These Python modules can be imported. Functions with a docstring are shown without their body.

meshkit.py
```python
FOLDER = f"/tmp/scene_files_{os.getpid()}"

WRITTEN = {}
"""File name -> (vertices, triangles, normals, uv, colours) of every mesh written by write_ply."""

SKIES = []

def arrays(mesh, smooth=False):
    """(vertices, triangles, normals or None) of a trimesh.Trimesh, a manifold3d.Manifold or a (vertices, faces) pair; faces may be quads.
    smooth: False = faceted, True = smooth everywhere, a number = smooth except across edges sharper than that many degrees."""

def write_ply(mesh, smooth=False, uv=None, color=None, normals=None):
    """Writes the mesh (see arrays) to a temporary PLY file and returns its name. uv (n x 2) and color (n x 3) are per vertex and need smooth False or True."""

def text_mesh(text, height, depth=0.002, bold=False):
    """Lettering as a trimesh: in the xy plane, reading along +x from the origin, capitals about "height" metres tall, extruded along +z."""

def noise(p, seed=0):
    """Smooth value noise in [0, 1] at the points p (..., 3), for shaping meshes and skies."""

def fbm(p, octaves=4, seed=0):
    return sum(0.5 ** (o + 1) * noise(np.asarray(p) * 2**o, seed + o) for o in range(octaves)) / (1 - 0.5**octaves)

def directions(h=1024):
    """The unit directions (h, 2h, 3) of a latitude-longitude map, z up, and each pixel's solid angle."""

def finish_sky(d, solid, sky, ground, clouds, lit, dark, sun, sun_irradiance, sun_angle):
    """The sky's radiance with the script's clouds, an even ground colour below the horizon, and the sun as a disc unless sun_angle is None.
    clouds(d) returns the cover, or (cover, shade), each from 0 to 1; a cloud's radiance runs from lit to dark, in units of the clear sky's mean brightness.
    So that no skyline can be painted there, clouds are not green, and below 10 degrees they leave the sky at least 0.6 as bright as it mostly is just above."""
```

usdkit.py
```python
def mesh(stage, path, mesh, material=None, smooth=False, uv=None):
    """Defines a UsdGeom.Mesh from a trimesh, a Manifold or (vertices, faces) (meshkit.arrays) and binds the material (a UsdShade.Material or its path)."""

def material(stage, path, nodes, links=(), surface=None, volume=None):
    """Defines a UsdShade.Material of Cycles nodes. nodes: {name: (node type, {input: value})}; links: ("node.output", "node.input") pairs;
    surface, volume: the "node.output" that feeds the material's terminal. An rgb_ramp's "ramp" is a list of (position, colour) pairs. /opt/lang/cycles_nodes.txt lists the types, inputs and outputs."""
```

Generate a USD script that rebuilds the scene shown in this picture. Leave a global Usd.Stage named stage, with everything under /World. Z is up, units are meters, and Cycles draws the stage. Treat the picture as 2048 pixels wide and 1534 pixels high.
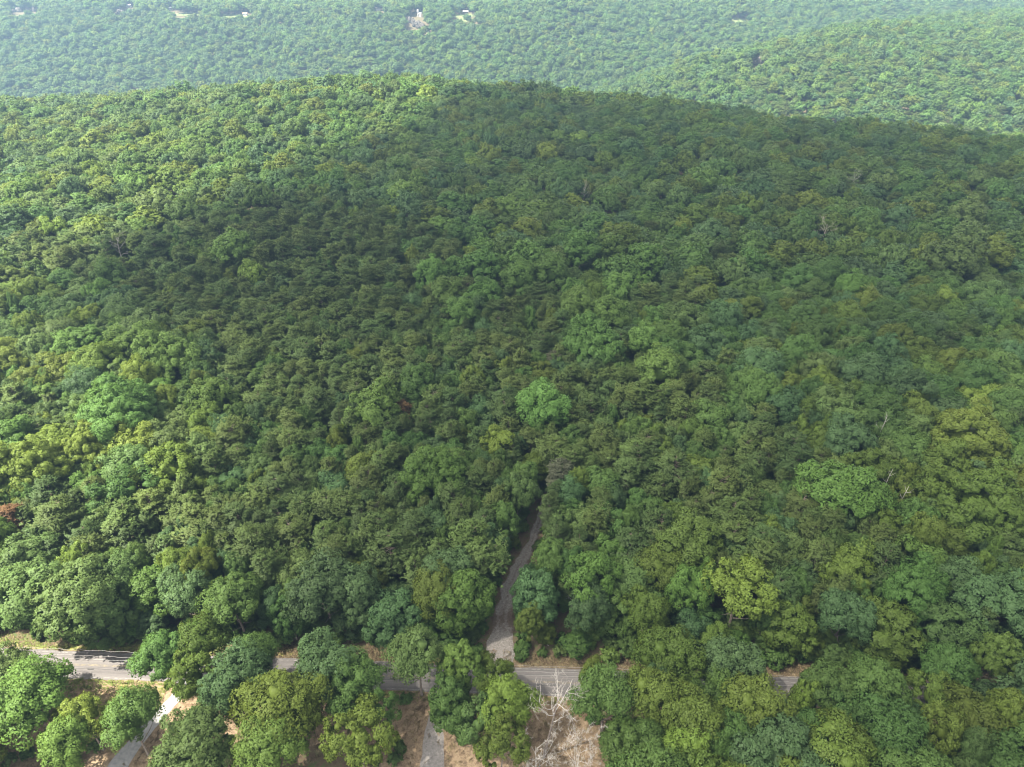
import math
import numpy as np
import trimesh
import usdkit
import meshkit
from scipy.spatial import cKDTree
from scipy.ndimage import gaussian_filter
from pxr import Gf, Sdf, Usd, UsdGeom, UsdLux, UsdShade, Vt

stage = Usd.Stage.CreateInMemory()
UsdGeom.SetStageUpAxis(stage, UsdGeom.Tokens.z)
UsdGeom.SetStageMetersPerUnit(stage, 1.0)
WORLD = UsdGeom.Xform.Define(stage, '/World')
stage.SetDefaultPrim(WORLD.GetPrim())

# ------------------------------------------------------------------ camera, sky, sun, exposure
CAM_H, PITCH, FPX = 120.0, math.radians(32.7), 1384.0     # FPX: focal length in pixels of a 2048 wide frame
cam = UsdGeom.Camera.Define(stage, '/World/camera')
cam.CreateHorizontalApertureAttr(36.0)
cam.CreateVerticalApertureAttr(36.0 * 767 / 1024)
cam.CreateFocalLengthAttr(36.0 * FPX / 2048)
cam.CreateClippingRangeAttr(Gf.Vec2f(0.5, 20000))
cam.AddTranslateOp().Set(Gf.Vec3d(0, 0, CAM_H))
cam.AddRotateXOp().Set(90 - math.degrees(PITCH))
cam.CreateExposureAttr(2.72)

SUN_EL = math.radians(58)
_a = np.array([-0.93, -0.36]); _a /= np.linalg.norm(_a)
SUN = np.array([_a[0] * math.cos(SUN_EL), _a[1] * math.cos(SUN_EL), math.sin(SUN_EL)])   # towards the sun
sky_mat = usdkit.material(stage, '/World/Looks/sky_air', {
    'sky': ('sky_texture', {'sky_type': 'single_scattering', 'sun_disc': False, 'sun_elevation': SUN_EL,
                            'sun_rotation': math.atan2(SUN[0], SUN[1]), 'altitude': 400.0, 'air_density': 1.0,
                            'aerosol_density': 2.0, 'ozone_density': 1.0}),
    'tc': ('texture_coordinate', {}), 'mp': ('mapping', {'scale': (1.0, 1.0, 2.2)}), 'n': ('noise_texture', {'scale': 2.6, 'detail': 6.0, 'roughness': 0.55}),
    'cover': ('rgb_ramp', {'ramp': [(0.36, (0.60, 0.60, 0.60)), (0.56, (0.95, 0.95, 0.95))]}),
    'bw': ('rgb_to_bw', {}), 'gain': ('math', {'math_type': 'multiply', 'value2': 1.7}),
    'cc': ('combine_color', {'color_type': 'rgb'}), 'warm': ('mix_color', {'blend_type': 'multiply', 'fac': 1.0, 'b': (1.03, 1.0, 0.93), 'use_clamp': False}),
    'mx': ('mix_color', {'use_clamp': False}),
    'bg': ('background_shader', {'strength': 0.118})},
    [('tc.generated', 'mp.vector'), ('mp.vector', 'n.vector'), ('n.fac', 'cover.fac'), ('sky.color', 'bw.color'), ('bw.val', 'gain.value1'),
     ('gain.value', 'cc.r'), ('gain.value', 'cc.g'), ('gain.value', 'cc.b'), ('cc.color', 'warm.a'), ('cover.color', 'mx.fac'), ('sky.color', 'mx.a'), ('warm.result', 'mx.b'), ('mx.result', 'bg.color')], surface='bg.background')
dome = UsdLux.DomeLight.Define(stage, '/World/sky')
UsdShade.MaterialBindingAPI.Apply(dome.GetPrim()).Bind(sky_mat)
sun = UsdLux.DistantLight.Define(stage, '/World/sun')
sun.CreateNormalizeAttr(True)
sun.CreateIntensityAttr(1.08)
sun.CreateAngleAttr(0.5)
sun.CreateColorAttr(Gf.Vec3f(1.0, 0.93, 0.80))
_q = Gf.Rotation(Gf.Vec3d(0, 0, 1), Gf.Vec3d(*map(float, SUN)))
sun.AddOrientOp(UsdGeom.XformOp.PrecisionDouble).Set(Gf.Quatd(_q.GetQuat()))
HAZE_DENSITY = 0.000082
CLOUD_DENSITY = 0.03

# ------------------------------------------------------------------ names, labels
used_names = {}


def numbered(base):
    n = used_names.get(base, -1) + 1
    used_names[base] = n
    return base if n == 0 else f'{base}_{n:03d}'


def tag(prim, label=None, cat=None, group=None, kind=None):
    p = prim.GetPrim() if hasattr(prim, 'GetPrim') else prim
    for k, v in (('label', label), ('category', cat), ('group', group), ('kind', kind)):
        if v:
            p.SetCustomDataByKey(k, v)
    return p


def thing(name, label, cat, loc=(0, 0, 0), rz=0.0, group=None, kind=None):
    x = UsdGeom.Xform.Define(stage, '/World/' + numbered(name))
    x.AddTranslateOp().Set(Gf.Vec3d(*map(float, loc)))
    x.AddRotateZOp().Set(float(rz))
    tag(x, label, cat, group, kind)
    return x


def part(parent, name, mesh, mat, smooth=False, label=None):
    base, k = str(parent.GetPath()) + '/' + name, 0
    path = base
    while stage.GetPrimAtPath(path):
        k += 1
        path = f'{base}_{k:03d}'
    m = usdkit.mesh(stage, path, mesh, mat, smooth)
    if label:
        tag(m, label)
    return m


# ------------------------------------------------------------------ picture <-> world
CP, SP = math.cos(PITCH), math.sin(PITCH)


def ray(px, py):
    u, v = px - 1024.0, 767.0 - py
    return np.array([u, FPX * CP + v * SP, -FPX * SP + v * CP])


def at(px, py, z=0.0):
    d = ray(px, py)
    t = (z - CAM_H) / d[2]
    return np.array([d[0] * t, d[1] * t, z])


def project(P):
    P = np.asarray(P, float)
    x, y, z = P[..., 0], P[..., 1], P[..., 2] - CAM_H
    depth = y * CP - z * SP
    depth = np.where(depth < 1, 1, depth)
    up = y * SP + z * CP
    return 1024 + FPX * x / depth, 767 - FPX * up / depth, depth


def sstep(x, a, b):
    t = np.clip((x - a) / (b - a), 0, 1)
    return t * t * (3 - 2 * t)


def fbm2(x, y, scale, seed, octaves=3):
    """smooth value noise in about -1..1"""
    out, amp, tot = np.zeros(np.broadcast(x, y).shape), 1.0, 0.0
    for o in range(octaves):
        r = np.random.default_rng(seed * 31 + o)
        g = r.random((64, 64)) * 2 - 1
        u, v = np.asarray(x) / scale * 2 ** o, np.asarray(y) / scale * 2 ** o
        iu, iv = np.floor(u).astype(int), np.floor(v).astype(int)
        fu, fv = u - iu, v - iv
        fu, fv = fu * fu * (3 - 2 * fu), fv * fv * (3 - 2 * fv)
        a, b, c, d = g[iu % 64, iv % 64], g[(iu + 1) % 64, iv % 64], g[iu % 64, (iv + 1) % 64], g[(iu + 1) % 64, (iv + 1) % 64]
        out = out + amp * ((a * (1 - fu) + b * fu) * (1 - fv) + (c * (1 - fu) + d * fu) * fv)
        tot += amp
        amp *= 0.5
    return out / tot * 1.4


# ------------------------------------------------------------------ terrain
CREST_X = [-900, -600, -409, -250, -87, 92, 157, 261, 326, 500, 900]
CREST_Y = [520, 560, 590, 610, 640, 592, 545, 478, 448, 400, 330]


def softplus(t, w):
    return np.where(t > 6 * w, t, w * np.log1p(np.exp(np.clip(t / w, -30, 30))))


def terrain(x, y):
    x, y = np.asarray(x, float), np.asarray(y, float)
    yc = np.interp(x, CREST_X, CREST_Y)
    za = -0.40 * softplus(y - yc - 25, 22.0) + 9 * np.exp(-((x + 95) / 90) ** 2 - ((y - 600) / 90) ** 2)
    rim = np.interp(x, [-1500, -900, -300, 200, 700, 1500], [1500, 1440, 1420, 1470, 1560, 1700]) + 30 * fbm2(x, 0 * x + 3.3, 190, 5)
    zb = 4 - 0.33 * softplus(rim - y, 16.0)
    top = np.interp(x, [-200, 100, 145, 260, 382, 600, 1500], [-150, -80, -64, -28, -4, 2, 6])
    wid = np.interp(x, [100, 382, 700, 1500], [10, 45, 190, 400])
    zc = top - 0.27 * softplus(np.abs(y - 1010 - 0.25 * (x - 382).clip(0)) - wid, 25.0)
    k = 10.0
    m = np.maximum(np.maximum(za, zb), zc)
    z = m + k * np.log(np.exp((za - m) / k) + np.exp((zb - m) / k) + np.exp((zc - m) / k) + np.exp((-112 - m) / k))
    z0 = k * np.log(1 + np.exp(-112 / k))
    n = fbm2(x + 500, y + 900, 150, 7) * 5.0 * sstep(y, 170, 330)
    gully = fbm2(x, y * 0.4, 70, 9) * 5.0 * sstep(y, 950, 1100) * (1 - sstep(y, 1380, 1450))
    return z - z0 + n + gully


# road line
RN0, RN1 = at(180, 1303), at(1560, 1353)          # north edge of the road
rd = (RN1 - RN0)[:2]; rd /= np.linalg.norm(rd)    # along the road, to the right
rn = np.array([-rd[1], rd[0]])                    # to the north
ROAD_W = 6.0


def road_uv(x, y):
    """along the road, metres north of its north edge"""
    dx, dy = np.asarray(x) - RN0[0], np.asarray(y) - RN0[1]
    return dx * rd[0] + dy * rd[1], dx * rn[0] + dy * rn[1]


def road_pt(u, v, z=0.0):
    p = RN0[:2] + rd * u + rn * v
    return np.array([p[0], p[1], z])


GRAVEL = [(960, 1030, 1334), (966, 1028, 1318), (974, 1028, 1290), (981, 1027, 1268), (985, 1027, 1236), (992, 1028, 1212), (1001, 1030, 1193), (1006, 1036, 1172),
          (1013, 1043, 1150), (1031, 1059, 1120), (1044, 1066, 1098), (1052, 1073, 1086), (1062, 1080, 1062), (1070, 1088, 1043), (1077, 1090, 1017), (1082, 1093, 1000)]
PAVED = [(838, 893, 1580), (841, 889, 1534), (848, 887, 1470), (858, 886, 1434), (864, 888, 1410), (862, 893, 1393), (855, 905, 1382)]
CONCRETE = [(190, 236, 1580), (214, 256, 1534), (240, 276, 1501), (272, 303, 1466), (297, 328, 1436), (325, 353, 1408), (344, 372, 1388), (352, 392, 1368), (352, 402, 1359)]


def strip_world(rows):
    return np.array([[at(a, y)[:2], at(b, y)[:2]] for a, b, y in rows])


gravel_w, paved_w, concrete_w = strip_world(GRAVEL), strip_world(PAVED), strip_world(CONCRETE)


def dense(strip, step=1.0):
    mid = strip.mean(1)
    s = np.r_[0, np.cumsum(np.linalg.norm(np.diff(mid, axis=0), axis=1))]
    t = np.arange(0, s[-1], step)
    from scipy.interpolate import PchipInterpolator
    return PchipInterpolator(s, strip)(np.r_[t, s[-1]])


drive_trees = {}
drive_points = []
for k, w in (('gravel', gravel_w), ('paved', paved_w), ('concrete', concrete_w)):
    d = dense(w, 1.0)
    pts = np.concatenate([d[:, 0], d.mean(1), d[:, 1]])
    drive_trees[k] = cKDTree(pts)
    drive_points.append(pts)
all_drives = cKDTree(np.concatenate(drive_points))

# ------------------------------------------------------------------ materials
L = '/World/Looks/'


def leaf_material(name, col, trans, hue=0.02, val=0.30, spec=0.10, transl=0.28):
    c = np.array(col)
    return usdkit.material(stage, L + name, {
        'oi': ('object_info', {}), 'ge': ('geometry', {}),
        'mr': ('map_range', {'from_min': 0.0, 'from_max': 1.0, 'to_min': 0.5 - hue, 'to_max': 0.5 + hue}),
        'mv': ('map_range', {'from_min': 0.0, 'from_max': 1.0, 'to_min': 1 - val, 'to_max': 1 + val}),
        'om': ('math', {'math_type': 'multiply', 'value2': 7.31}), 'of': ('math', {'math_type': 'fraction'}),
        'ov': ('map_range', {'from_min': 0.0, 'from_max': 1.0, 'to_min': 0.80, 'to_max': 1.20}),
        'vv': ('math', {'math_type': 'multiply'}),
        'h': ('hsv', {'color': tuple(c), 'saturation': 1.0, 'fac': 1.0}),
        'h2': ('hsv', {'color': tuple(trans), 'saturation': 1.0, 'fac': 1.0}),
        'p': ('principled_bsdf', {'roughness': 0.55, 'specular_ior_level': spec}),
        't': ('translucent_bsdf', {}), 'm': ('mix_closure', {'fac': transl})},
        [('oi.random', 'mr.value'), ('ge.random_per_island', 'mv.value'), ('oi.random', 'om.value1'), ('om.value', 'of.value1'), ('of.value', 'ov.value'),
         ('mv.result', 'vv.value1'), ('ov.result', 'vv.value2'),
         ('mr.result', 'h.hue'), ('vv.value', 'h.value'), ('mr.result', 'h2.hue'), ('vv.value', 'h2.value'),
         ('h.color', 'p.base_color'), ('h2.color', 't.color'), ('p.BSDF', 'm.closure1'), ('t.BSDF', 'm.closure2')], surface='m.closure')


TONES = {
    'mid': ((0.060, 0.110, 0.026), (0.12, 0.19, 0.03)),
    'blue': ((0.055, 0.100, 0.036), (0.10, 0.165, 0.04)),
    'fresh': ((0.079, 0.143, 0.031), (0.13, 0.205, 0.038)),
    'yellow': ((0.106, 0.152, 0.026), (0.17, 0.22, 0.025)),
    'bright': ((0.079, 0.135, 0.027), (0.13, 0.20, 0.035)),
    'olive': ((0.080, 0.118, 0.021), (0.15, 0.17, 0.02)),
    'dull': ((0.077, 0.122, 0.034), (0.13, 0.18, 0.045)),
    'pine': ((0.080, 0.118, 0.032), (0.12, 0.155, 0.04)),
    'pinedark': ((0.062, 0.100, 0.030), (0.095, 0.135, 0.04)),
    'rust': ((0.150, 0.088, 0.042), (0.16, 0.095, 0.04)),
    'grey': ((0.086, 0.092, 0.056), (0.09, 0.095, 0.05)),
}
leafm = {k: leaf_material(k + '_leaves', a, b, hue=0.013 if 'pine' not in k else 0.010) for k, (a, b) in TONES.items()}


def noisy(name, c1, c2, scale, rough=0.85, detail=4.0, bump=0.0, lo=0.35, hi=0.65, stretch=(1, 1, 1), spec=0.25, bump_dist=0.05):
    nodes = {'g': ('geometry', {}), 'mp': ('mapping', {'scale': stretch}), 'n': ('noise_texture', {'scale': scale, 'detail': detail, 'roughness': 0.6}),
             'r': ('rgb_ramp', {'ramp': [(lo, c1), (hi, c2)]}), 'p': ('principled_bsdf', {'roughness': rough, 'specular_ior_level': spec})}
    links = [('g.position', 'mp.vector'), ('mp.vector', 'n.vector'), ('n.fac', 'r.fac'), ('r.color', 'p.base_color')]
    if bump:
        nodes['b'] = ('bump', {'strength': bump, 'distance': bump_dist})
        links += [('n.fac', 'b.height'), ('b.normal', 'p.normal')]
    return usdkit.material(stage, L + name, nodes, links, surface='p.BSDF')


bark = noisy('grey_brown_bark', (0.055, 0.044, 0.036), (0.12, 0.10, 0.082), 3.0, stretch=(2, 2, 0.5))
pine_bark = noisy('pine_bark', (0.06, 0.045, 0.036), (0.13, 0.10, 0.08), 3.0, stretch=(2, 2, 0.5))
dead_wood = noisy('bleached_wood', (0.13, 0.118, 0.106), (0.27, 0.252, 0.23), 2.0)
dark_wood = noisy('dark_bark', (0.06, 0.05, 0.045), (0.13, 0.11, 0.095), 2.0)
rock = noisy('pale_rock', (0.030, 0.028, 0.024), (0.085, 0.074, 0.064), 0.25, bump=0.6, bump_dist=0.8)

ground_mat = usdkit.material(stage, L + 'forest_floor', {
    'g': ('geometry', {}), 'a': ('attribute', {'attribute': 'open_ground'}), 'a2': ('attribute', {'attribute': 'turf'}),
    'n1': ('noise_texture', {'scale': 0.9, 'detail': 5.0, 'roughness': 0.65}), 'n2': ('noise_texture', {'scale': 0.22, 'detail': 4.0, 'roughness': 0.6}),
    'n3': ('noise_texture', {'scale': 3.2, 'detail': 4.0, 'roughness': 0.7}),
    'litter': ('rgb_ramp', {'ramp': [(0.3, (0.040, 0.030, 0.020)), (0.5, (0.075, 0.055, 0.036)), (0.62, (0.045, 0.065, 0.022))]}),
    'dry': ('rgb_ramp', {'ramp': [(0.30, (0.070, 0.047, 0.031)), (0.45, (0.118, 0.084, 0.055)), (0.60, (0.178, 0.135, 0.088)), (0.75, (0.24, 0.19, 0.13))]}),
    'mixn': ('mix_float', {'fac': 0.5}),
    'turf': ('rgb_ramp', {'ramp': [(0.3, (0.10, 0.115, 0.03)), (0.7, (0.20, 0.20, 0.05))]}),
    'e1': ('math', {'math_type': 'multiply_add', 'value2': 1.6, 'value3': -0.8}), 'e2': ('math', {'math_type': 'add'}), 'e3': ('map_range', {'from_min': 0.35, 'from_max': 0.65, 'to_min': 0.0, 'to_max': 1.0, 'clamp': True}),
    'f1': ('math', {'math_type': 'multiply_add', 'value2': 1.8, 'value3': -0.9}), 'f2': ('math', {'math_type': 'add'}), 'f3': ('map_range', {'from_min': 0.4, 'from_max': 0.7, 'to_min': 0.0, 'to_max': 1.0, 'clamp': True}),
    'm1': ('mix_color', {}), 'm2': ('mix_color', {}), 'b': ('bump', {'strength': 0.8, 'distance': 0.15}),
    'p': ('principled_bsdf', {'roughness': 0.95, 'specular_ior_level': 0.1})},
    [('g.position', 'n1.vector'), ('g.position', 'n2.vector'), ('g.position', 'n3.vector'), ('n1.fac', 'litter.fac'), ('n1.fac', 'mixn.a'), ('n3.fac', 'mixn.b'), ('mixn.result', 'dry.fac'),
     ('n3.fac', 'turf.fac'), ('n1.fac', 'e1.value1'), ('e1.value', 'e2.value1'), ('a.fac', 'e2.value2'), ('e2.value', 'e3.value'),
     ('n2.fac', 'f1.value1'), ('f1.value', 'f2.value1'), ('a2.fac', 'f2.value2'), ('f2.value', 'f3.value'),
     ('e3.result', 'm1.fac'), ('litter.color', 'm1.a'), ('dry.color', 'm1.b'), ('f3.result', 'm2.fac'), ('m1.result', 'm2.a'), ('turf.color', 'm2.b'),
     ('m2.result', 'p.base_color'), ('mixn.result', 'b.height'), ('b.normal', 'p.normal')], surface='p.BSDF')

# the road's wheel tracks lie along it: rotate positions so that x runs along the road
_ang = math.atan2(rd[1], rd[0])
asphalt = usdkit.material(stage, L + 'worn_asphalt', {
    'g': ('geometry', {}), 'm0': ('mapping', {'location': (0, 0, 0), 'rotation': (0, 0, -_ang)}),
    'm1': ('mapping', {'scale': (0.02, 1.3, 1)}), 'm2': ('mapping', {'scale': (0.5, 3.0, 1)}),
    'n1': ('noise_texture', {'scale': 1.0, 'detail': 3.0}), 'n2': ('noise_texture', {'scale': 1.2, 'detail': 5.0, 'roughness': 0.7}), 'n3': ('noise_texture', {'scale': 25.0, 'detail': 3.0}),
    'x1': ('mix_float', {'fac': 0.4}), 'x2': ('mix_float', {'fac': 0.25}),
    'r': ('rgb_ramp', {'ramp': [(0.3, (0.048, 0.044, 0.043)), (0.5, (0.076, 0.070, 0.068)), (0.68, (0.115, 0.106, 0.10))]}),
    'b': ('bump', {'strength': 0.2, 'distance': 0.02}), 'p': ('principled_bsdf', {'roughness': 0.85, 'specular_ior_level': 0.3})},
    [('g.position', 'm0.vector'), ('m0.vector', 'm1.vector'), ('m0.vector', 'm2.vector'), ('m1.vector', 'n1.vector'), ('m2.vector', 'n2.vector'), ('g.position', 'n3.vector'),
     ('n1.fac', 'x1.a'), ('n2.fac', 'x1.b'), ('x1.result', 'x2.a'), ('n3.fac', 'x2.b'), ('x2.result', 'r.fac'), ('r.color', 'p.base_color'), ('n3.fac', 'b.height'), ('b.normal', 'p.normal')], surface='p.BSDF')
yellow_paint = noisy('worn_yellow_paint', (0.075, 0.069, 0.064), (0.15, 0.125, 0.075), 1.5, lo=0.4, hi=0.65)
white_paint = noisy('worn_white_paint', (0.078, 0.072, 0.07), (0.17, 0.163, 0.155), 1.3, lo=0.42, hi=0.65)
gravel_mat = usdkit.material(stage, L + 'crushed_gravel', {
    'g': ('geometry', {}), 'a': ('attribute', {'attribute': 'bare_earth'}),
    'n1': ('noise_texture', {'scale': 1.1, 'detail': 5.0, 'roughness': 0.7}), 'v': ('noise_texture', {'scale': 2.6, 'detail': 6.0, 'roughness': 0.85}),
    'r': ('rgb_ramp', {'ramp': [(0.33, (0.075, 0.066, 0.060)), (0.5, (0.135, 0.123, 0.114)), (0.66, (0.21, 0.197, 0.184))]}),
    'e': ('rgb_ramp', {'ramp': [(0.3, (0.050, 0.038, 0.030)), (0.7, (0.105, 0.080, 0.064))]}),
    'm0': ('math', {'math_type': 'multiply_add', 'value2': 1.8, 'value3': -0.9}), 'ad': ('math', {'math_type': 'add'}),
    'mr': ('map_range', {'from_min': 0.3, 'from_max': 0.7, 'to_min': 0.0, 'to_max': 1.0, 'clamp': True}), 'mx': ('mix_color', {}),
    'b': ('bump', {'strength': 0.8, 'distance': 0.08}), 'p': ('principled_bsdf', {'roughness': 0.95, 'specular_ior_level': 0.15})},
    [('g.position', 'n1.vector'), ('g.position', 'v.vector'), ('v.fac', 'r.fac'), ('v.fac', 'e.fac'), ('n1.fac', 'm0.value1'), ('m0.value', 'ad.value1'), ('a.fac', 'ad.value2'), ('ad.value', 'mr.value'),
     ('mr.result', 'mx.fac'), ('r.color', 'mx.a'), ('e.color', 'mx.b'), ('mx.result', 'p.base_color'), ('v.fac', 'b.height'), ('b.normal', 'p.normal')], surface='p.BSDF')
paving = noisy('grey_driveway_paving', (0.105, 0.096, 0.09), (0.185, 0.17, 0.16), 2.2, lo=0.3, hi=0.7, bump=0.2)
concrete_mat = noisy('pale_concrete', (0.13, 0.13, 0.13), (0.20, 0.197, 0.193), 1.6, lo=0.3, hi=0.7)
wire_mat = noisy('weathered_wire', (0.20, 0.19, 0.18), (0.32, 0.31, 0.30), 1.0, rough=0.5)
black_rubber = noisy('black_casing', (0.02, 0.02, 0.02), (0.035, 0.035, 0.035), 4.0, rough=0.6)
white_wall = noisy('white_siding', (0.30, 0.295, 0.285), (0.40, 0.395, 0.38), 0.6)
roof_grey = noisy('grey_shingle', (0.22, 0.21, 0.21), (0.36, 0.34, 0.33), 1.0)
roof_pale = noisy('pale_metal_roof', (0.27, 0.265, 0.26), (0.36, 0.355, 0.35), 0.6)
roof_red = noisy('red_brown_roof', (0.24, 0.13, 0.10), (0.34, 0.20, 0.16), 1.0)
glass_dark = usdkit.material(stage, L + 'window_glass', {'p': ('principled_bsdf', {'base_color': (0.03, 0.04, 0.05), 'roughness': 0.1})}, [], surface='p.BSDF')
lawn_mat = noisy('dry_lawn', (0.055, 0.085, 0.025), (0.085, 0.09, 0.035), 0.15)
grass_mat = leaf_material('verge_grass', (0.15, 0.19, 0.045), (0.2, 0.24, 0.05), transl=0.2)
straw_mat = leaf_material('dry_straw', (0.24, 0.185, 0.105), (0.2, 0.15, 0.08), transl=0.15)

# ------------------------------------------------------------------ ground sheet
gx = np.unique(np.concatenate([np.arange(-3200, -500, 60), np.arange(-500, -130, 9), np.arange(-130, 130, 1.5), np.arange(130, 500, 9), np.arange(500, 3300, 60)]).astype(float))
gy = np.unique(np.concatenate([np.arange(-1200, 0, 60), np.arange(0, 36, 6), np.arange(36, 140, 1.5), np.arange(140, 320, 6), np.arange(320, 1800, 12), np.arange(1800, 4600, 60)]).astype(float))
X, Y = np.meshgrid(gx, gy, indexing='ij')
U, V = road_uv(X, Y)
near = (np.abs(X) < 130) & (Y > 36) & (Y < 140)
micro = fbm2(X, Y, 5.0, 21) * 0.22 * near
offroad = np.maximum(sstep(V, 0.3, 2.5), sstep(-V - ROAD_W, 0.3, 2.5))
dd = np.full(X.shape, 99.0)
dd[near] = all_drives.query(np.stack([X[near], Y[near]], 1))[0]
Z = terrain(X, Y) + micro * offroad * sstep(dd, 0.5, 3.0) + 0.5 * sstep(V, 2.0, 7.0) * near
Z = np.where((V > -ROAD_W - 0.5) & (V < 0.5), -0.03, Z) 
Z = np.where(dd < 1.6, np.minimum(Z, -0.02), Z)
openg = np.zeros(X.shape)
south = -V - ROAD_W
PXg, PYg, _ = project(np.stack([X, Y, Z], -1))
openg = np.maximum(openg, (1 - sstep(south, 6, 16)) * (south > -1) * 0.95)
openg = np.maximum(openg, (south > -1) * (1 - sstep(PXg, 230, 420)) * 0.85)
openg = np.maximum(openg, (south > -1) * sstep(PXg, 690, 780) * (1 - sstep(PXg, 1180, 1260)) * 0.70)
openg = np.maximum(openg, (V > -1) * (1 - sstep(V, 1.2, 3.2)) * 0.40)
openg = np.maximum(openg, (V > -1) * np.exp(-((PXg - 1040) / 22) ** 2 - ((PYg - 1305) / 22) ** 2) * 0.9)
openg = np.maximum(openg, np.exp(-((PXg - 2) / 22) ** 2 - ((PYg - 745) / 60) ** 2) * 1.2)
openg *= (Y < 400)
turf = (np.exp(-((south - 1.5) / 1.2) ** 2) * 0.45 + np.exp(-((V - 1.0) / 0.8) ** 2) * 0.55 * (PXg < 900) + np.exp(-((south - 5.5) / 2.5) ** 2) * 0.5 * (PXg < 330))
turf += np.exp(-((PXg - 232) / 14) ** 2 - ((PYg - 1512) / 25) ** 2) * 0.8
idx = np.arange(X.size).reshape(X.shape)
q = np.stack([idx[:-1, :-1], idx[1:, :-1], idx[1:, 1:], idx[:-1, 1:]], -1).reshape(-1, 4)
faces = np.vstack([q[:, [0, 1, 2]], q[:, [0, 2, 3]]])
gm = usdkit.mesh(stage, '/World/ground', (np.stack([X, Y, Z], -1).reshape(-1, 3), faces), ground_mat, smooth=60)
# usdkit may split vertices, so the primvars are set from the mesh's own points
gp = np.array(gm.GetPointsAttr().Get())
kd = cKDTree(np.stack([X.ravel(), Y.ravel()], 1))
ii = kd.query(gp[:, :2])[1]
for nm, arr in (('open_ground', openg), ('turf', turf)):
    UsdGeom.PrimvarsAPI(gm).CreatePrimvar(nm, Sdf.ValueTypeNames.FloatArray, 'vertex').Set(Vt.FloatArray.FromNumpy(arr.ravel()[ii].astype(np.float32)))
tag(gm, 'brown leaf littered ground running under the forest and over the hills', 'ground', kind='structure')


def ribbon(left, right, z, cols=2):
    n = len(left)
    t = np.linspace(0, 1, cols)
    v = left[:, None] * (1 - t)[None, :, None] + right[:, None] * t[None, :, None]
    zz = np.full(v.shape[:2], z) if np.isscalar(z) else z
    v = np.dstack([v, zz]).reshape(-1, 3)
    i = np.arange(n * cols).reshape(n, cols)
    qq = np.stack([i[:-1, :-1], i[:-1, 1:], i[1:, 1:], i[1:, :-1]], -1).reshape(-1, 4)
    f = np.vstack([qq[:, [0, 1, 2]], qq[:, [0, 2, 3]]])
    a, b, c = v[f[0]]
    return (v, f if np.cross(b - a, c - a)[2] > 0 else f[:, ::-1]), t


uu = np.arange(-420, 620, 0.7)
rng = np.random.default_rng(4)


def road_strip(v0, v1, z, us=uu, jit=0.0):
    j0 = gaussian_filter(rng.normal(0, 1, len(us)), 2) * jit
    j1 = gaussian_filter(rng.normal(0, 1, len(us)), 2) * jit
    a = np.array([road_pt(u, v0 + j)[:2] for u, j in zip(us, j0)])
    b = np.array([road_pt(u, v1 + j)[:2] for u, j in zip(us, j1)])
    return ribbon(a, b, z)[0]


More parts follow.
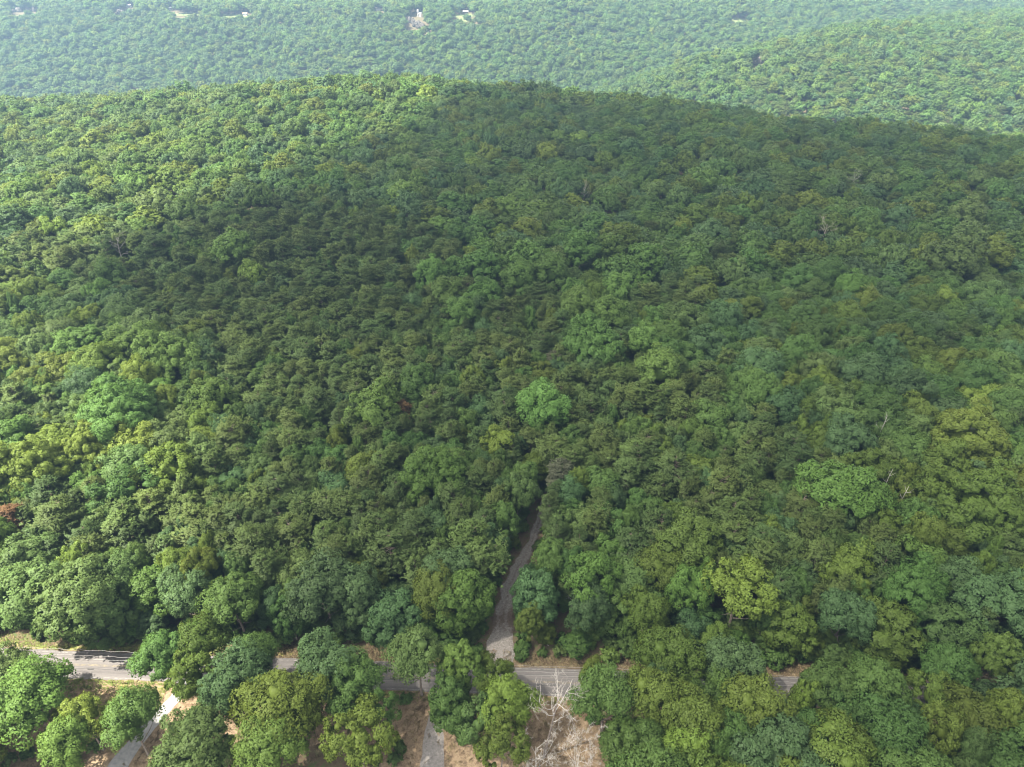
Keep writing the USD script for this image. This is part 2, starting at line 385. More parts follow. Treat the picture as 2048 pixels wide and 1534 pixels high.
road = usdkit.mesh(stage, '/World/road', road_strip(0.0, -ROAD_W, 0.030, jit=0.25), asphalt)
tag(road, 'worn grey two lane asphalt road crossing below the forest', 'road', kind='structure')
cl = UsdGeom.Xform.Define(stage, '/World/road_markings')
tag(cl, 'faded painted edge line and double centre lines on the asphalt road', 'road markings', kind='structure')
part(cl, 'edge_line', road_strip(-0.32, -0.44, 0.035), white_paint)
part(cl, 'edge_line', road_strip(-ROAD_W + 0.44, -ROAD_W + 0.32, 0.035), white_paint)
part(cl, 'centre_line', road_strip(-2.86, -2.97, 0.035), yellow_paint)
part(cl, 'centre_line', road_strip(-3.09, -3.20, 0.035), yellow_paint)


def drive(name, strip, mat, z, label, rough, cols=9, earth=False):
    d = dense(strip, 0.35)
    r = np.random.default_rng(len(name))
    for s in (0, 1):
        n = gaussian_filter(r.normal(0, 1, (len(d),)), 2.0) * rough
        out = d[:, s] - d[:, 1 - s]
        out /= np.linalg.norm(out, axis=1, keepdims=True)
        d[:, s] += out * n[:, None]
    t = np.linspace(0, 1, cols)
    zz = np.tile(z + 0.05 * np.sin(np.pi * t) * (1 if earth else 0.3), (len(d), 1))
    (v, f), t = ribbon(d[:, 0], d[:, 1], zz, cols)
    m = usdkit.mesh(stage, '/World/' + name, (v, f), mat)
    if earth:
        frac = np.linspace(0, 1, len(d))[:, None]
        ruts = np.exp(-((t - 0.5) / 0.10) ** 2)[None] * 0.42 + (np.exp(-(t / 0.10) ** 2) + np.exp(-((t - 1) / 0.16) ** 2))[None] * 0.75
        mudd = 0.75 * np.exp(-((frac - 0.22) / 0.06) ** 2) * (0.5 + np.abs(t - 0.5)[None]) + 0.04 * sstep(frac, 0.2, 0.3) + 0.12 * sstep(frac, 0.6, 0.8)
        arr = (ruts * (0.35 + 0.65 * sstep(frac, 0.15, 0.25)) + mudd).astype(np.float32).ravel()
        UsdGeom.PrimvarsAPI(m).CreatePrimvar('bare_earth', Sdf.ValueTypeNames.FloatArray, 'vertex').Set(Vt.FloatArray.FromNumpy(arr))
    tag(m, label, 'driveway', kind='structure')


drive('gravel_drive', gravel_w, gravel_mat, 0.022, 'rutted grey gravel drive winding from the road up into the trees', 0.5, earth=True)
drive('paved_driveway', paved_w, paving, 0.022, 'grey paved driveway leaving the frame below the road', 0.22)
drive('concrete_driveway', concrete_w, concrete_mat, 0.022, 'pale concrete driveway seen between trees below the road', 0.12)

# ------------------------------------------------------------------ clouds that shade the plateau (far above the camera)
shade_px = [(330, 1534), (420, 1420), (480, 1300), (470, 1100), (440, 950), (400, 800), (300, 690), (130, 610), (170, 530), (300, 470), (420, 410), (560, 375), (720, 290), (870, 232), (990, 172),
            (1250, 178), (1440, 198), (1800, 240), (2048, 260), (2300, 290)]
poly = [tuple(at(x, y, 15)[:2]) for x, y in shade_px]
poly = [(-60, -200)] + [(-52, 0)] + poly + [(520, 330), (560, 100), (480, -200)]
from shapely.geometry import Polygon
from shapely import contains_xy
shade_poly = Polygon(poly).buffer(0)


def cloud(name, label, inside_fn, bounds, base, step, tmax, seed, soft):
    xs, ys = np.arange(bounds[0], bounds[2], step), np.arange(bounds[1], bounds[3], step)
    A, B = np.meshgrid(xs, ys, indexing='ij')
    m = inside_fn(A, B).astype(float)
    g = gaussian_filter(m, soft / step)
    g = g + 0.13 * fbm2(A, B, 60, seed, 4) * (g > 0.02)
    th = tmax * sstep(g, 0.22, 0.95) * (0.75 + 0.3 * fbm2(A + 99, B, 45, seed + 1, 4))
    th = th * inside_fn.weight(A, B) if hasattr(inside_fn, 'weight') else th
    keep = th > 0.8
    th = np.where(keep, np.maximum(th, 0.8), 0)
    off = base / math.tan(SUN_EL) * np.array([SUN[0], SUN[1]]) / math.cos(SUN_EL)
    top = th * 0.8
    bot = -th * 0.2
    n = A.size
    i = np.arange(n).reshape(A.shape)
    cell = keep[:-1, :-1] & keep[1:, :-1] & keep[1:, 1:] & keep[:-1, 1:]
    a, b, c, d = (s[cell] for s in (i[:-1, :-1], i[1:, :-1], i[1:, 1:], i[:-1, 1:]))
    vt = np.stack([A + off[0], B + off[1], base + top], -1).reshape(-1, 3)
    vb = np.stack([A + off[0], B + off[1], base + bot], -1).reshape(-1, 3)
    ft = np.vstack([np.stack([a, b, c], 1), np.stack([a, c, d], 1)])
    e = np.vstack([np.stack([a, b], 1), np.stack([b, c], 1), np.stack([c, d], 1), np.stack([d, a], 1)])
    key = set(map(tuple, e.tolist()))
    be = np.array([x for x in e.tolist() if (x[1], x[0]) not in key])
    side = np.vstack([np.stack([be[:, 1], be[:, 0], be[:, 0] + n], 1), np.stack([be[:, 1], be[:, 0] + n, be[:, 1] + n], 1)])
    f = np.vstack([ft, ft[:, ::-1] + n, side])
    v = np.vstack([vt, vb])
    used = np.unique(f)
    remap = np.zeros(len(v), int); remap[used] = np.arange(len(used))
    mm = usdkit.mesh(stage, '/World/' + name, (v[used], remap[f]), cloud_mat)
    tag(mm, label, 'cloud', kind='stuff')


cloud_mat = usdkit.material(stage, L + 'cloud_vapour', {'v': ('principled_volume', {'color': (0.98, 0.98, 0.98), 'density': CLOUD_DENSITY, 'anisotropy': 0.6})}, [], volume='v.volume')


class Inside:
    def __call__(self, A, B):
        return contains_xy(shade_poly, A.ravel(), B.ravel()).reshape(A.shape)

    def weight(self, A, B):
        px, py, _ = project(np.stack([A, B, 15 + 0 * A], -1))
        w = 1 - 0.45 * sstep(px, 1600, 2050) * sstep(py, 350, 600) * (1 - sstep(py, 1050, 1250))
        w = w * (1 - 0.48 * sstep(py, 540, 740) * (1 - sstep(px, 1500, 1700)) - 0.22 * sstep(py, 620, 900) * sstep(px, 1500, 1700))
        return w * (1 - 0.30 * np.exp(-((px - 400) / 230) ** 2 - ((py - 760) / 200) ** 2))


cloud('cloud', 'soft white cloud drifting over the plateau and shading its forest', Inside(), (-520, -320, 760, 800), 620.0, 8.0, 105.0, 41, 17.0)

# ------------------------------------------------------------------ tree shapes
def tube(points, radii, sides=5):
    p = np.asarray(points, float)
    t = np.gradient(p, axis=0)
    t /= np.linalg.norm(t, axis=1, keepdims=True) + 1e-9
    a = np.cross(t, np.where(np.abs(t[:, 2:]) < 0.9, [0, 0, 1.0], [1.0, 0, 0]))
    a /= np.linalg.norm(a, axis=1, keepdims=True) + 1e-9
    b, an = np.cross(t, a), np.arange(sides) * 2 * np.pi / sides
    r = np.broadcast_to(radii, (len(p),))
    v = p[:, None] + r[:, None, None] * (np.cos(an)[None, :, None] * a[:, None] + np.sin(an)[None, :, None] * b[:, None])
    i, j = np.meshgrid(np.arange(len(p) - 1), np.arange(sides), indexing='ij')
    qd = np.stack([i * sides + j, i * sides + (j + 1) % sides, (i + 1) * sides + (j + 1) % sides, (i + 1) * sides + j], -1).reshape(-1, 4)
    return v.reshape(-1, 3), np.vstack([qd[:, [0, 1, 2]], qd[:, [0, 2, 3]]])


def join(parts):
    vs, fs, n = [], [], 0
    for v, f in parts:
        vs.append(v); fs.append(np.asarray(f) + n); n += len(v)
    return np.vstack(vs), np.vstack(fs)


def unit(v):
    return v / (np.linalg.norm(v, axis=-1, keepdims=True) + 1e-9)


def sphere_dirs(r, n):
    return unit(r.normal(size=(n, 3)))


def leaf_tris(r, pos, base_n, size, jitter=0.7, soft=0.72, aspect=0.55):
    """one small leaf spray (triangle) per position; normals part leaf, part the clump they grow on"""
    n = len(pos)
    nn = unit(base_n + r.normal(size=(n, 3)) * jitter)
    t = unit(np.cross(nn, r.normal(size=(n, 3))))
    b = np.cross(nn, t)
    s = size * r.uniform(0.5, 1.6, n)[:, None]
    droop = nn * s * 0.15
    v = np.stack([pos - t * s * aspect - droop, pos + t * s * aspect - droop, pos + b * s * 1.05 + droop], 1)
    vn = unit(nn * (1 - soft) + unit(base_n) * soft)
    return v.reshape(-1, 3), np.repeat(vn, 3, 0)


def broadleaf_crown(seed, R, Rz, zc, lobes, subs, leaves, size, lobe_r=0.34, low=-0.35, squash=1.0, spread=0.80, tip=0.0, drop=0.0, jitter=0.58, core=True):
    r = np.random.default_rng(seed)
    k = np.arange(lobes) + 0.5
    zz = low + (1 - low) * k / lobes
    az = k * 2.399963 + r.normal(0, 0.35, lobes)
    rad = np.sqrt(np.clip(1 - np.clip(zz, -1, 1) ** 2, 0, 1))
    d = np.stack([rad * np.cos(az), rad * np.sin(az), zz], 1)
    d = unit(d + r.normal(0, 0.12, d.shape))
    # an uneven outline: a few low harmonics per tree
    ph = r.uniform(0, 6.28, 3)
    azd = np.arctan2(d[:, 1], d[:, 0])
    lump = 1 + 0.17 * np.sin(2 * azd + ph[0]) + 0.13 * np.sin(3 * azd + ph[1] + 2 * d[:, 2]) + 0.09 * np.sin(5 * azd + 3 * d[:, 2] + ph[2])
    fac = spread * lump * r.uniform(0.80, 1.14, lobes)
    env = np.array([R, R, Rz])
    taper = 1 - tip * np.clip(d[:, 2], 0, 1)
    c = d * env * fac[:, None] * np.stack([taper, taper, 1 + 0 * taper], 1)
    if drop:
        keep = r.random(lobes) > drop
        c, d = c[keep], d[keep]
    nl = len(c)
    lr = lobe_r * R * r.uniform(0.6, 1.35, nl)
    sd = sphere_dirs(r, nl * subs).reshape(nl, subs, 3)
    outw = unit(d * 0.8 + np.array([0, 0, 0.55]))
    sd = unit(sd + outw[:, None] * 0.75)
    sc = c[:, None] + sd * (lr * 0.78)[:, None, None] * np.array([1, 1, 0.85 * squash])
    sr = (lr[:, None] * r.uniform(0.32, 0.52, (nl, subs)))
    ld = sphere_dirs(r, nl * subs * leaves).reshape(nl, subs, leaves, 3)
    ld = unit(ld + sd[:, :, None] * 0.45 + np.array([0, 0, 0.2]))
    lp = sc[:, :, None] + ld * (sr[:, :, None, None] * r.uniform(0.55, 1.08, (nl, subs, leaves, 1)))
    bn = unit(ld * 0.55 + sd[:, :, None] * 0.40 + d[:, None, None] * 0.15 + np.array([0, 0, 0.12]))
    v, n = leaf_tris(r, lp.reshape(-1, 3), bn.reshape(-1, 3), size, jitter)
    v[:, 2] += zc
    f = np.arange(len(v)).reshape(-1, 3)
    if core:   # the dense leafy inside of the crown
        ico = trimesh.creation.icosphere(1)
        cv = np.array(ico.vertices)
        cs, cn, cf, off = [], [], [], len(v)
        for i in range(nl):
            w = c[i] * 0.86 + cv * lr[i] * (0.52 if not drop else 0.42) * r.uniform(0.8, 1.15, (len(cv), 1))
            cs.append(w + [0, 0, zc]); cn.append(cv); cf.append(np.array(ico.faces) + off); off += len(cv)
        w = cv * env * (0.47 if not drop else 0.34) * r.uniform(0.85, 1.1, (len(cv), 1))
        cs.append(w + [0, 0, zc]); cn.append(cv); cf.append(np.array(ico.faces) + off)
        v, n, f = np.vstack([v] + cs), np.vstack([n] + cn), np.vstack([f] + cf)
    return v, f, n


def trunk_mesh(seed, h, r0, zc, R, limbs=6, lean=0.03):
    r = np.random.default_rng(seed)
    t = np.linspace(0, 1, 7)
    bend = r.normal(0, lean, 2)
    pts = np.stack([bend[0] * h * t ** 2, bend[1] * h * t ** 2, -0.5 + (h * 0.86 + 0.5) * t], 1)
    out = [tube(pts, r0 * (1.15 - 0.95 * t), 7)]
    for k in range(limbs):
        a, s = r.uniform(0, 6.28), r.uniform(0.35, 0.75)
        p0 = np.array([np.interp(s, t, pts[:, i]) for i in range(3)])
        ln = R * r.uniform(0.5, 0.85)
        e = p0 + np.array([math.cos(a) * ln, math.sin(a) * ln, ln * r.uniform(0.35, 0.9)])
        mid = (p0 + e) / 2 + [0, 0, -0.08 * ln]
        out.append(tube([p0, mid, e], [r0 * 0.42, r0 * 0.28, r0 * 0.08], 5))
    return join(out)


def face_up(v, n):
    """turns every triangle so that its face looks the way its normals do"""
    t, m = v.reshape(-1, 3, 3).copy(), n.reshape(-1, 3, 3)
    g = np.cross(t[:, 1] - t[:, 0], t[:, 2] - t[:, 0])
    flip = (g * m[:, 0]).sum(1) < 0
    t[flip] = t[flip][:, [0, 2, 1]]
    return t.reshape(-1, 3), n


def pine_tree_mesh(seed, h, R, base, tiers, sprays, blades, blade):
    """Irregular pine: near level boughs that end in upswept sprays of needles."""
    r = np.random.default_rng(seed)
    t = np.linspace(0, 1, 8)
    bx, by = r.normal(0, 0.025, 2)
    pts = np.stack([bx * h * t ** 2 + 0.15 * np.sin(4 * t + seed), by * h * t ** 2, -0.5 + (h - 0.4 + 0.5) * t], 1)
    wood = [tube(pts, 0.17 * (1.1 - t), 6)]
    P, N = [], []
    zs = np.sort(r.uniform(base, h * 0.985, tiers))
    for k, z in enumerate(zs):
        s = (z - base) / (h - base)
        a = k * 2.4 + r.normal(0, 0.5)
        L_ = R * (0.28 + 0.90 * math.sin(math.pi * min(0.97, 0.24 + 0.74 * s)) ** 0.8) * r.uniform(0.6, 1.2) * (1 + 0.28 * math.sin(a + seed) + 0.18 * math.sin(2 * a + 3 * s + seed))
        u = np.array([math.cos(a), math.sin(a), 0])
        side = np.array([-u[1], u[0], 0])
        p0 = np.array([np.interp(z, pts[:, 2], pts[:, 0]), np.interp(z, pts[:, 2], pts[:, 1]), z])
        rise = r.uniform(0.0, 0.38) + 0.45 * s
        e = p0 + u * L_ + np.array([0, 0, L_ * rise * 0.55])
        wood.append(tube([p0, (p0 + e) / 2 + [0, 0, -0.04 * L_], e], [0.05, 0.035, 0.012], 3))
        m = max(4, int(sprays * (0.45 + L_ / R * 0.6)))
        w = r.uniform(0.22, 1.05, m) ** 0.75
        lat = r.normal(0, 0.33, m) * L_ * (0.35 + w * 0.6)
        c = p0 + (e - p0) * w[:, None] + side * lat[:, None] + np.array([0, 0, 1]) * r.normal(0.05, 0.13, m)[:, None]
        nb = blades
        dirs = unit(u * 0.55 + side * (np.sign(lat) * 0.45)[:, None] + np.array([0, 0, 0.45]))
        bd = unit(np.repeat(dirs, nb, 0) + r.normal(0, 0.55, (m * nb, 3)))
        bp = np.repeat(c, nb, 0) + r.normal(0, 0.10, (m * nb, 3))
        ln = blade * r.uniform(0.6, 1.3, m * nb)[:, None]
        wv = unit(np.cross(bd, r.normal(size=(m * nb, 3)))) * ln * 0.23
        P.append(np.stack([bp - wv, bp + wv, bp + bd * ln], 1).reshape(-1, 3))
        base_n = unit(np.repeat(unit(c - (p0 + [0, 0, -1.2])), nb, 0) * 0.6 + bd * 0.2 + np.array([0, 0, 0.75]))
        N.append(np.repeat(base_n, 3, 0))
    v, n = face_up(np.vstack(P), np.vstack(N))
    return join(wood), (v, np.arange(len(v)).reshape(-1, 3), n)


def raw_mesh(path, v, f, n, mat):
    m = UsdGeom.Mesh.Define(stage, path)
    m.CreatePointsAttr(Vt.Vec3fArray.FromNumpy(np.ascontiguousarray(v, np.float32)))
    m.CreateFaceVertexCountsAttr(Vt.IntArray.FromNumpy(np.full(len(f), 3, np.int32)))
    m.CreateFaceVertexIndicesAttr(Vt.IntArray.FromNumpy(np.ascontiguousarray(f, np.int32).ravel()))
    m.CreateSubdivisionSchemeAttr('none')
    m.CreateDoubleSidedAttr(True)
    if n is not None:
        m.CreateNormalsAttr(Vt.Vec3fArray.FromNumpy(np.ascontiguousarray(n, np.float32)))
        m.SetNormalsInterpolation('vertex')
    UsdShade.MaterialBindingAPI.Apply(m.GetPrim()).Bind(mat)
    return m


# every form: real size R0 (crown radius), H0 (height), crown centre; detail level 0 near, 1 middle, 2 far
BROAD = {
    #          seed  R    Rz   zc    H    kwargs
    'round': (11, 5.0, 4.6, 11.0, 16.0, dict(lobes=40)),
    'wide': (12, 5.4, 3.8, 11.2, 15.2, dict(lobes=42, lobe_r=0.30, squash=0.9)),
    'lumpy': (13, 5.0, 4.8, 11.2, 16.2, dict(lobes=30, lobe_r=0.40, spread=0.74)),
    'loose': (14, 5.0, 5.0, 11.0, 16.4, dict(lobes=34, drop=0.22, lobe_r=0.30, spread=0.86, jitter=0.7)),
    'dome': (15, 5.0, 6.0, 12.5, 18.8, dict(lobes=52, lobe_r=0.27, tip=0.30, spread=0.84)),
    'grand': (17, 8.0, 8.0, 14.0, 22.0, dict(lobes=120, lobe_r=0.19, tip=0.32, spread=0.86)),
    'skirt': (16, 4.6, 6.2, 8.2, 15.0, dict(lobes=50, lobe_r=0.31, low=-0.85, spread=0.80)),
}
LOD = {0: dict(subs=10, leaves=52, size=0.24), 1: dict(subs=7, leaves=22, size=0.46), 2: dict(subs=5, leaves=9, size=0.85)}
PINES = {'pine_a': (31, 15.5, 3.0, 6.8), 'pine_b': (32, 16.5, 2.7, 8.2), 'pine_c': (33, 14.5, 3.2, 6.2), 'pine_d': (34, 13.0, 2.4, 4.8)}
PLOD = {0: dict(tiers=44, sprays=34, blades=9, blade=0.44), 1: dict(tiers=40, sprays=24, blades=7, blade=0.60), 2: dict(tiers=28, sprays=10, blades=6, blade=1.1)}
geo_cache, class_paths = {}, {}
stage.CreateClassPrim('/World/tree_forms')


def form_geo(form, lod, tone='mid'):
    key = (form, lod, tone)
    if key not in geo_cache:
        if form in BROAD:
            seed, R, Rz, zc, H, kw = BROAD[form]
            seed = seed * 100 + sum(map(ord, tone))
            kw = dict(kw)
            if lod == 2:
                kw['lobes'] = int(kw['lobes'] * 0.62); kw['lobe_r'] = kw.get('lobe_r', 0.34) * 1.2
            elif lod == 1:
                kw['lobes'] = int(kw['lobes'] * 0.85); kw['lobe_r'] = kw.get('lobe_r', 0.34) * 1.07
            c = broadleaf_crown(seed, R, Rz, zc, **{**LOD[lod], **kw})
            geo_cache[key] = trunk_mesh(seed, zc + Rz * 0.4, 0.26, zc, R, 6 if lod == 0 else 2), c, R, H, zc, Rz
        else:
            seed, H, R, base = PINES[form]
            seed = seed * 100 + sum(map(ord, tone))
            w, c = pine_tree_mesh(seed, H, R, base, **PLOD[lod])
            geo_cache[key] = w, c, R, H, (base + H) / 2, (H - base) / 2
    return geo_cache[key]


def form_class(form, tone, lod, where='/World/tree_forms'):
    key = (form, tone, lod)
    if key not in class_paths:
        path = f'{where}/{form}_{tone}_{lod}'
        x = UsdGeom.Xform.Define(stage, path)
        w, c = form_geo(form, lod, tone)[:2]
        raw_mesh(path + '/trunk', w[0], w[1], None, pine_bark if form in PINES else bark)
        raw_mesh(path + '/crown', c[0], c[1], c[2], leafm[tone])
        class_paths[key] = path
    return class_paths[key]


# ------------------------------------------------------------------ the trees that can be told apart: px, py (crown centre), crown width in pixels, form, tone, label
HAND = [
    (60, 1402, 142, 'lumpy', 'bright', 'big bright sunlit tree at the lower left corner beside the road'),
    (22, 1338, 90, 'lumpy', 'dull', 'pale dull green tree at the left edge between road and frame'),
    (172, 1438, 82, 'lumpy', 'yellow', 'yellow green tree on dry ground right of the big lower left tree'),
    (128, 1482, 92, 'lumpy', 'bright', 'small green tree standing on tan ground in the lower left corner'),
    (322, 1318, 96, 'round', 'mid', 'round tree covering the road just right of its sunlit stretch'),
    (405, 1292, 95, 'lumpy', 'olive', 'olive tree over the road behind the pale concrete driveway'),
    (385, 1350, 90, 'loose', 'olive', 'yellowish olive tree hiding the top of the concrete driveway'),
    (470, 1360, 118, 'round', 'blue', 'blue green round tree below the road, right of the olive ones'),
    (520, 1318, 80, 'lumpy', 'mid', 'mid green tree touching the road, first right of the olive trees'),
    (565, 1408, 150, 'lumpy', 'yellow', 'broad yellow green tree below the road, left of the paved driveway'),
    (645, 1345, 120, 'round', 'blue', 'dark blue green tree over the road, above the light yellow green tree'),
    (540, 1492, 125, 'lumpy', 'bright', 'bright green lumpy tree at the bottom edge, left of centre'),
    (395, 1490, 140, 'round', 'dull', 'dull greyish green tree at the bottom right of the concrete driveway'),
    (262, 1442, 100, 'lumpy', 'mid', 'loose green tree standing left of the concrete driveway'),
    (714, 1480, 125, 'loose', 'yellow', 'light yellow green tree at the bottom left of the paved driveway'),
    (708, 1372, 110, 'round', 'mid', 'round green tree beside the road above the light yellow tree'),
    (757, 1425, 70, 'loose', 'mid', 'small green tree left of the bare trunked tree at the paved driveway'),
    (835, 1318, 105, 'lumpy', 'dull', 'high crowned tree with bare trunk standing left of the paved driveway'),
    (918, 1330, 80, 'dome', 'bright', 'domed green tree leaning over the road left of the gravel drive'),
    (905, 1408, 90, 'skirt', 'mid', 'leafy tree standing right against the paved driveway'),
    (1012, 1410, 100, 'lumpy', 'yellow', 'yellow green tree below the road between driveway and dead tree'),
    (955, 1450, 80, 'loose', 'dull', 'dull green tree on bare soil right of the paved driveway'),
    (1000, 1490, 90, 'loose', 'olive', 'thin olive tree at the bottom edge left of the bleached dead trees'),
    (985, 1352, 70, 'loose', 'olive', 'olive tree top over the road below the gravel drive mouth'),
    (1212, 1395, 110, 'lumpy', 'mid', 'green lumpy tree just right of the tall bleached dead tree'),
    (1190, 1345, 46, 'lumpy', 'olive', 'small olive crown over the road behind the dead tree'),
    (1345, 1315, 110, 'lumpy', 'olive', 'olive tree over the road right of the gravel drive mouth'),
    (1455, 1325, 105, 'round', 'blue', 'blue green tree covering the road, widest right of the olive one'),
    (1300, 1400, 110, 'lumpy', 'olive', 'olive green tree below the road beside the small white box'),
    (1395, 1445, 120, 'lumpy', 'olive', 'big olive tree below the road, right of the small white box'),
    (1500, 1412, 120, 'lumpy', 'olive', 'olive tree left of the narrow yellow one below the road'),
    (1603, 1408, 56, 'skirt', 'yellow', 'narrow yellow tree below the road among green crowns'),
    (1662, 1378, 100, 'wide', 'mid', 'wide green tree over the road right of the narrow yellow one'),
    (1742, 1372, 105, 'round', 'mid', 'round green tree over the road, second right of the narrow yellow one'),
    (1980, 1312, 76, 'dome', 'bright', 'bright domed tree above the others at the lower right'),
    (1895, 1335, 90, 'round', 'mid', 'round tree just left of the bright domed one, lower right'),
    (1870, 1395, 80, 'loose', 'olive', 'yellowish olive tree among the crowns at lower right'),
    # north of the road and up the plateau
    (245, 830, 155, 'dome', 'fresh', 'great pale sunlit domed tree on the left side of the forest'),
    (185, 905, 95, 'dome', 'yellow', 'yellow sunlit tree at the foot of the great pale domed tree'),
    (55, 940, 130, 'dome', 'yellow', 'big yellow green sunlit tree at the left edge'),
    (340, 945, 105, 'loose', 'yellow', 'yellow green tree, lower right of the great pale domed tree'),
    (325, 722, 118, 'dome', 'fresh', 'domed bright green tree at the lit edge of the left pine stand'),
    (275, 688, 92, 'round', 'bright', 'round green tree behind the domed one at the left pine stand'),
    (432, 806, 84, 'dome', 'bright', 'dark green domed tree standing alone among pines on the left'),
    (467, 495, 70, 'dome', 'fresh', 'tall green tree rising from the upper left pine stand'),
    (222, 555, 66, 'dome', 'mid', 'dark round tree in the upper left pines near the frame edge'),
    (507, 550, 50, 'round', 'yellow', 'small yellow green tree in the upper left pine stand'),
    (748, 830, 100, 'skirt', 'fresh', 'bright green tree left of the red brown dead pine'),
    (828, 772, 78, 'dome', 'mid', 'domed tree just behind the red brown dead pine'),
    (1180, 690, 118, 'dome', 'fresh', 'largest domed tree in the middle of the forest'),
    (1155, 622, 100, 'dome', 'fresh', 'domed tree directly behind the largest middle tree'),
    (1215, 642, 95, 'dome', 'fresh', 'bright dome right behind the largest middle tree'),
    (1285, 690, 75, 'dome', 'fresh', 'domed tree right of the largest middle tree'),
    (1325, 742, 90, 'dome', 'fresh', 'domed tree lower right of the largest middle tree'),
    (1308, 642, 58, 'round', 'fresh', 'light round tree upper right of the largest middle tree'),
    (1235, 580, 64, 'dome', 'fresh', 'pale topped dome beyond the largest middle tree'),
    (1145, 590, 50, 'dome', 'fresh', 'small peaked tree beyond the largest middle tree'),
    (1288, 520, 72, 'dome', 'fresh', 'light domed tree near the upper middle of the forest'),
    (1060, 642, 28, 'skirt', 'fresh', 'narrow bright tree left of the largest middle tree'),
    (1066, 665, 28, 'skirt', 'fresh', 'small narrow tree in front of the narrow bright one'),
    (860, 552, 66, 'dome', 'fresh', 'leftmost peaked dome of the upper middle clump'),
    (888, 590, 70, 'dome', 'fresh', 'domed tree below the leftmost peaked dome'),
    (928, 632, 66, 'dome', 'fresh', 'lowest dome on the left of the upper middle clump'),
    (965, 592, 66, 'dome', 'fresh', 'domed tree between the lowest dome and the upper clump'),
    (965, 535, 72, 'dome', 'fresh', 'dark rounded dome of the upper middle clump'),
    (908, 540, 44, 'dome', 'fresh', 'small dome left of the dark rounded one, upper clump'),
    (1052, 520, 74, 'dome', 'fresh', 'domed tree at the back of the upper middle clump'),
    (1040, 560, 72, 'dome', 'fresh', 'front dome of the upper middle clump'),
    (1105, 545, 78, 'dome', 'fresh', 'right hand dome of the upper middle clump'),
    (1160, 500, 78, 'dome', 'fresh', 'broad dome beyond the upper middle clump, to its right'),
    (1215, 500, 62, 'dome', 'fresh', 'round dome right of the broad one beyond the clump'),
    (870, 950, 130, 'dome', 'bright', 'big dark domed tree left of the upper gravel drive'),
    (998, 892, 70, 'round', 'yellow', 'yellow green tree above the upper end of the gravel drive'),
    (1088, 815, 100, 'round', 'fresh', 'tall pale green tree with a dark gap at its foot'),
    (1222, 1112, 74, 'skirt', 'bright', 'vivid light green tree right of the gravel drive'),
    (1475, 1185, 130, 'loose', 'yellow', 'glowing yellow green tree above the road on the right'),
    (1682, 985, 145, 'wide', 'bright', 'broad bright green tree in the right pines'),
    (1690, 1140, 96, 'round', 'yellow', 'yellow green tree half behind a pine on the right'),
    (1825, 1185, 128, 'dome', 'fresh', 'tall pale green tree above the road at right'),
    (1690, 1225, 92, 'round', 'blue', 'blue green round tree beside the road at right'),
    (1905, 1160, 90, 'round', 'blue', 'blue green tree right of the tall pale green one'),
    (1935, 880, 150, 'dome', 'olive', 'great olive dome near the right edge'),
    (1890, 925, 90, 'dome', 'olive', 'olive dome in front of the great one, right edge'),
    (1965, 1010, 170, 'dome', 'olive', 'largest olive dome at the right edge, below the great one'),
    (1880, 985, 90, 'dome', 'olive', 'olive dome left of the largest one at right'),
    (1480, 880, 50, 'round', 'dull', 'small pale round tree just right of the pines, right side'),
    (1700, 880, 105, 'wide', 'blue', 'wide blue green oak like crown on the right side'),
    (1632, 880, 55, 'lumpy', 'olive', 'olive brown tree left of the wide blue green crown'),
    (1745, 465, 46, 'dome', 'bright', 'light round tree on the far right slope'),
    (1935, 430, 62, 'dome', 'dull', 'pale dome high on the right side'),
    (1910, 520, 90, 'dome', 'dull', 'big pale dome on the right side of the forest'),
    (1985, 515, 70, 'dome', 'olive', 'olive dome right of the big pale dome'),
    (150, 1195, 150, 'wide', 'dull', 'wide pale sunlit tree above the road at left'),
    (55, 1190, 140, 'round', 'dull', 'pale sunlit tree at the left edge above the road'),
    (245, 1150, 90, 'round', 'dull', 'pale green round tree, third from left above the road'),
    (215, 1225, 95, 'skirt', 'dull', 'pale leafy tree hanging over the sunlit verge'),
    (375, 1180, 92, 'round', 'blue', 'dark blue green tree above the road at left'),
    (470, 1200, 105, 'round', 'mid', 'green round tree right of the dark blue green one'),
    (645, 1175, 120, 'round', 'blue', 'greyish blue green tree above the road, left of centre'),
    (720, 1195, 100, 'skirt', 'blue', 'dark tree above the road left of the gravel drive'),
    (930, 1200, 100, 'skirt', 'bright', 'green leafy tree at the left side of the gravel drive mouth'),
    (868, 1180, 92, 'lumpy', 'olive', 'olive lumpy tree left of the gravel drive'),
    (900, 1140, 90, 'round', 'blue', 'blue green round tree left of the gravel drive'),
    (1075, 1195, 90, 'skirt', 'blue', 'greyish blue green tree right of the gravel drive mouth'),
    (1062, 1158, 46, 'skirt', 'blue', 'small blue green tree against the gravel drive bend'),
    (1182, 1222, 80, 'round', 'blue', 'round blue green tree right of the gravel drive mouth'),
    (1290, 1225, 80, 'round', 'olive', 'olive round tree above the road, right of centre'),
    (1380, 1180, 80, 'round', 'bright', 'bright round tree left of the glowing yellow green tree'),
]

hand_trees = []   # dicts


def tree_dict(form, tone, x, y, R, h=None, label=None, rot=0.0, z=None):
    g = form_geo(form, 2)
    R0, H0, zc0, Rz0 = g[2:6]
    sc = R / R0
    sz = sc if h is None else h / H0
    return dict(form=form, tone=tone, x=x, y=y, z=float(terrain(x, y)) if z is None else z, R=R, sc=sc, sz=sz, zc=zc0 * sz, Rz=Rz0 * sz, h=H0 * sz, label=label, rot=rot, pine=form in PINES, lean=(math.sin(x * 12.9 + y * 3.1) * (5 if form in PINES else 3), math.sin(x * 5.7 + y * 9.3) * (5 if form in PINES else 3)))


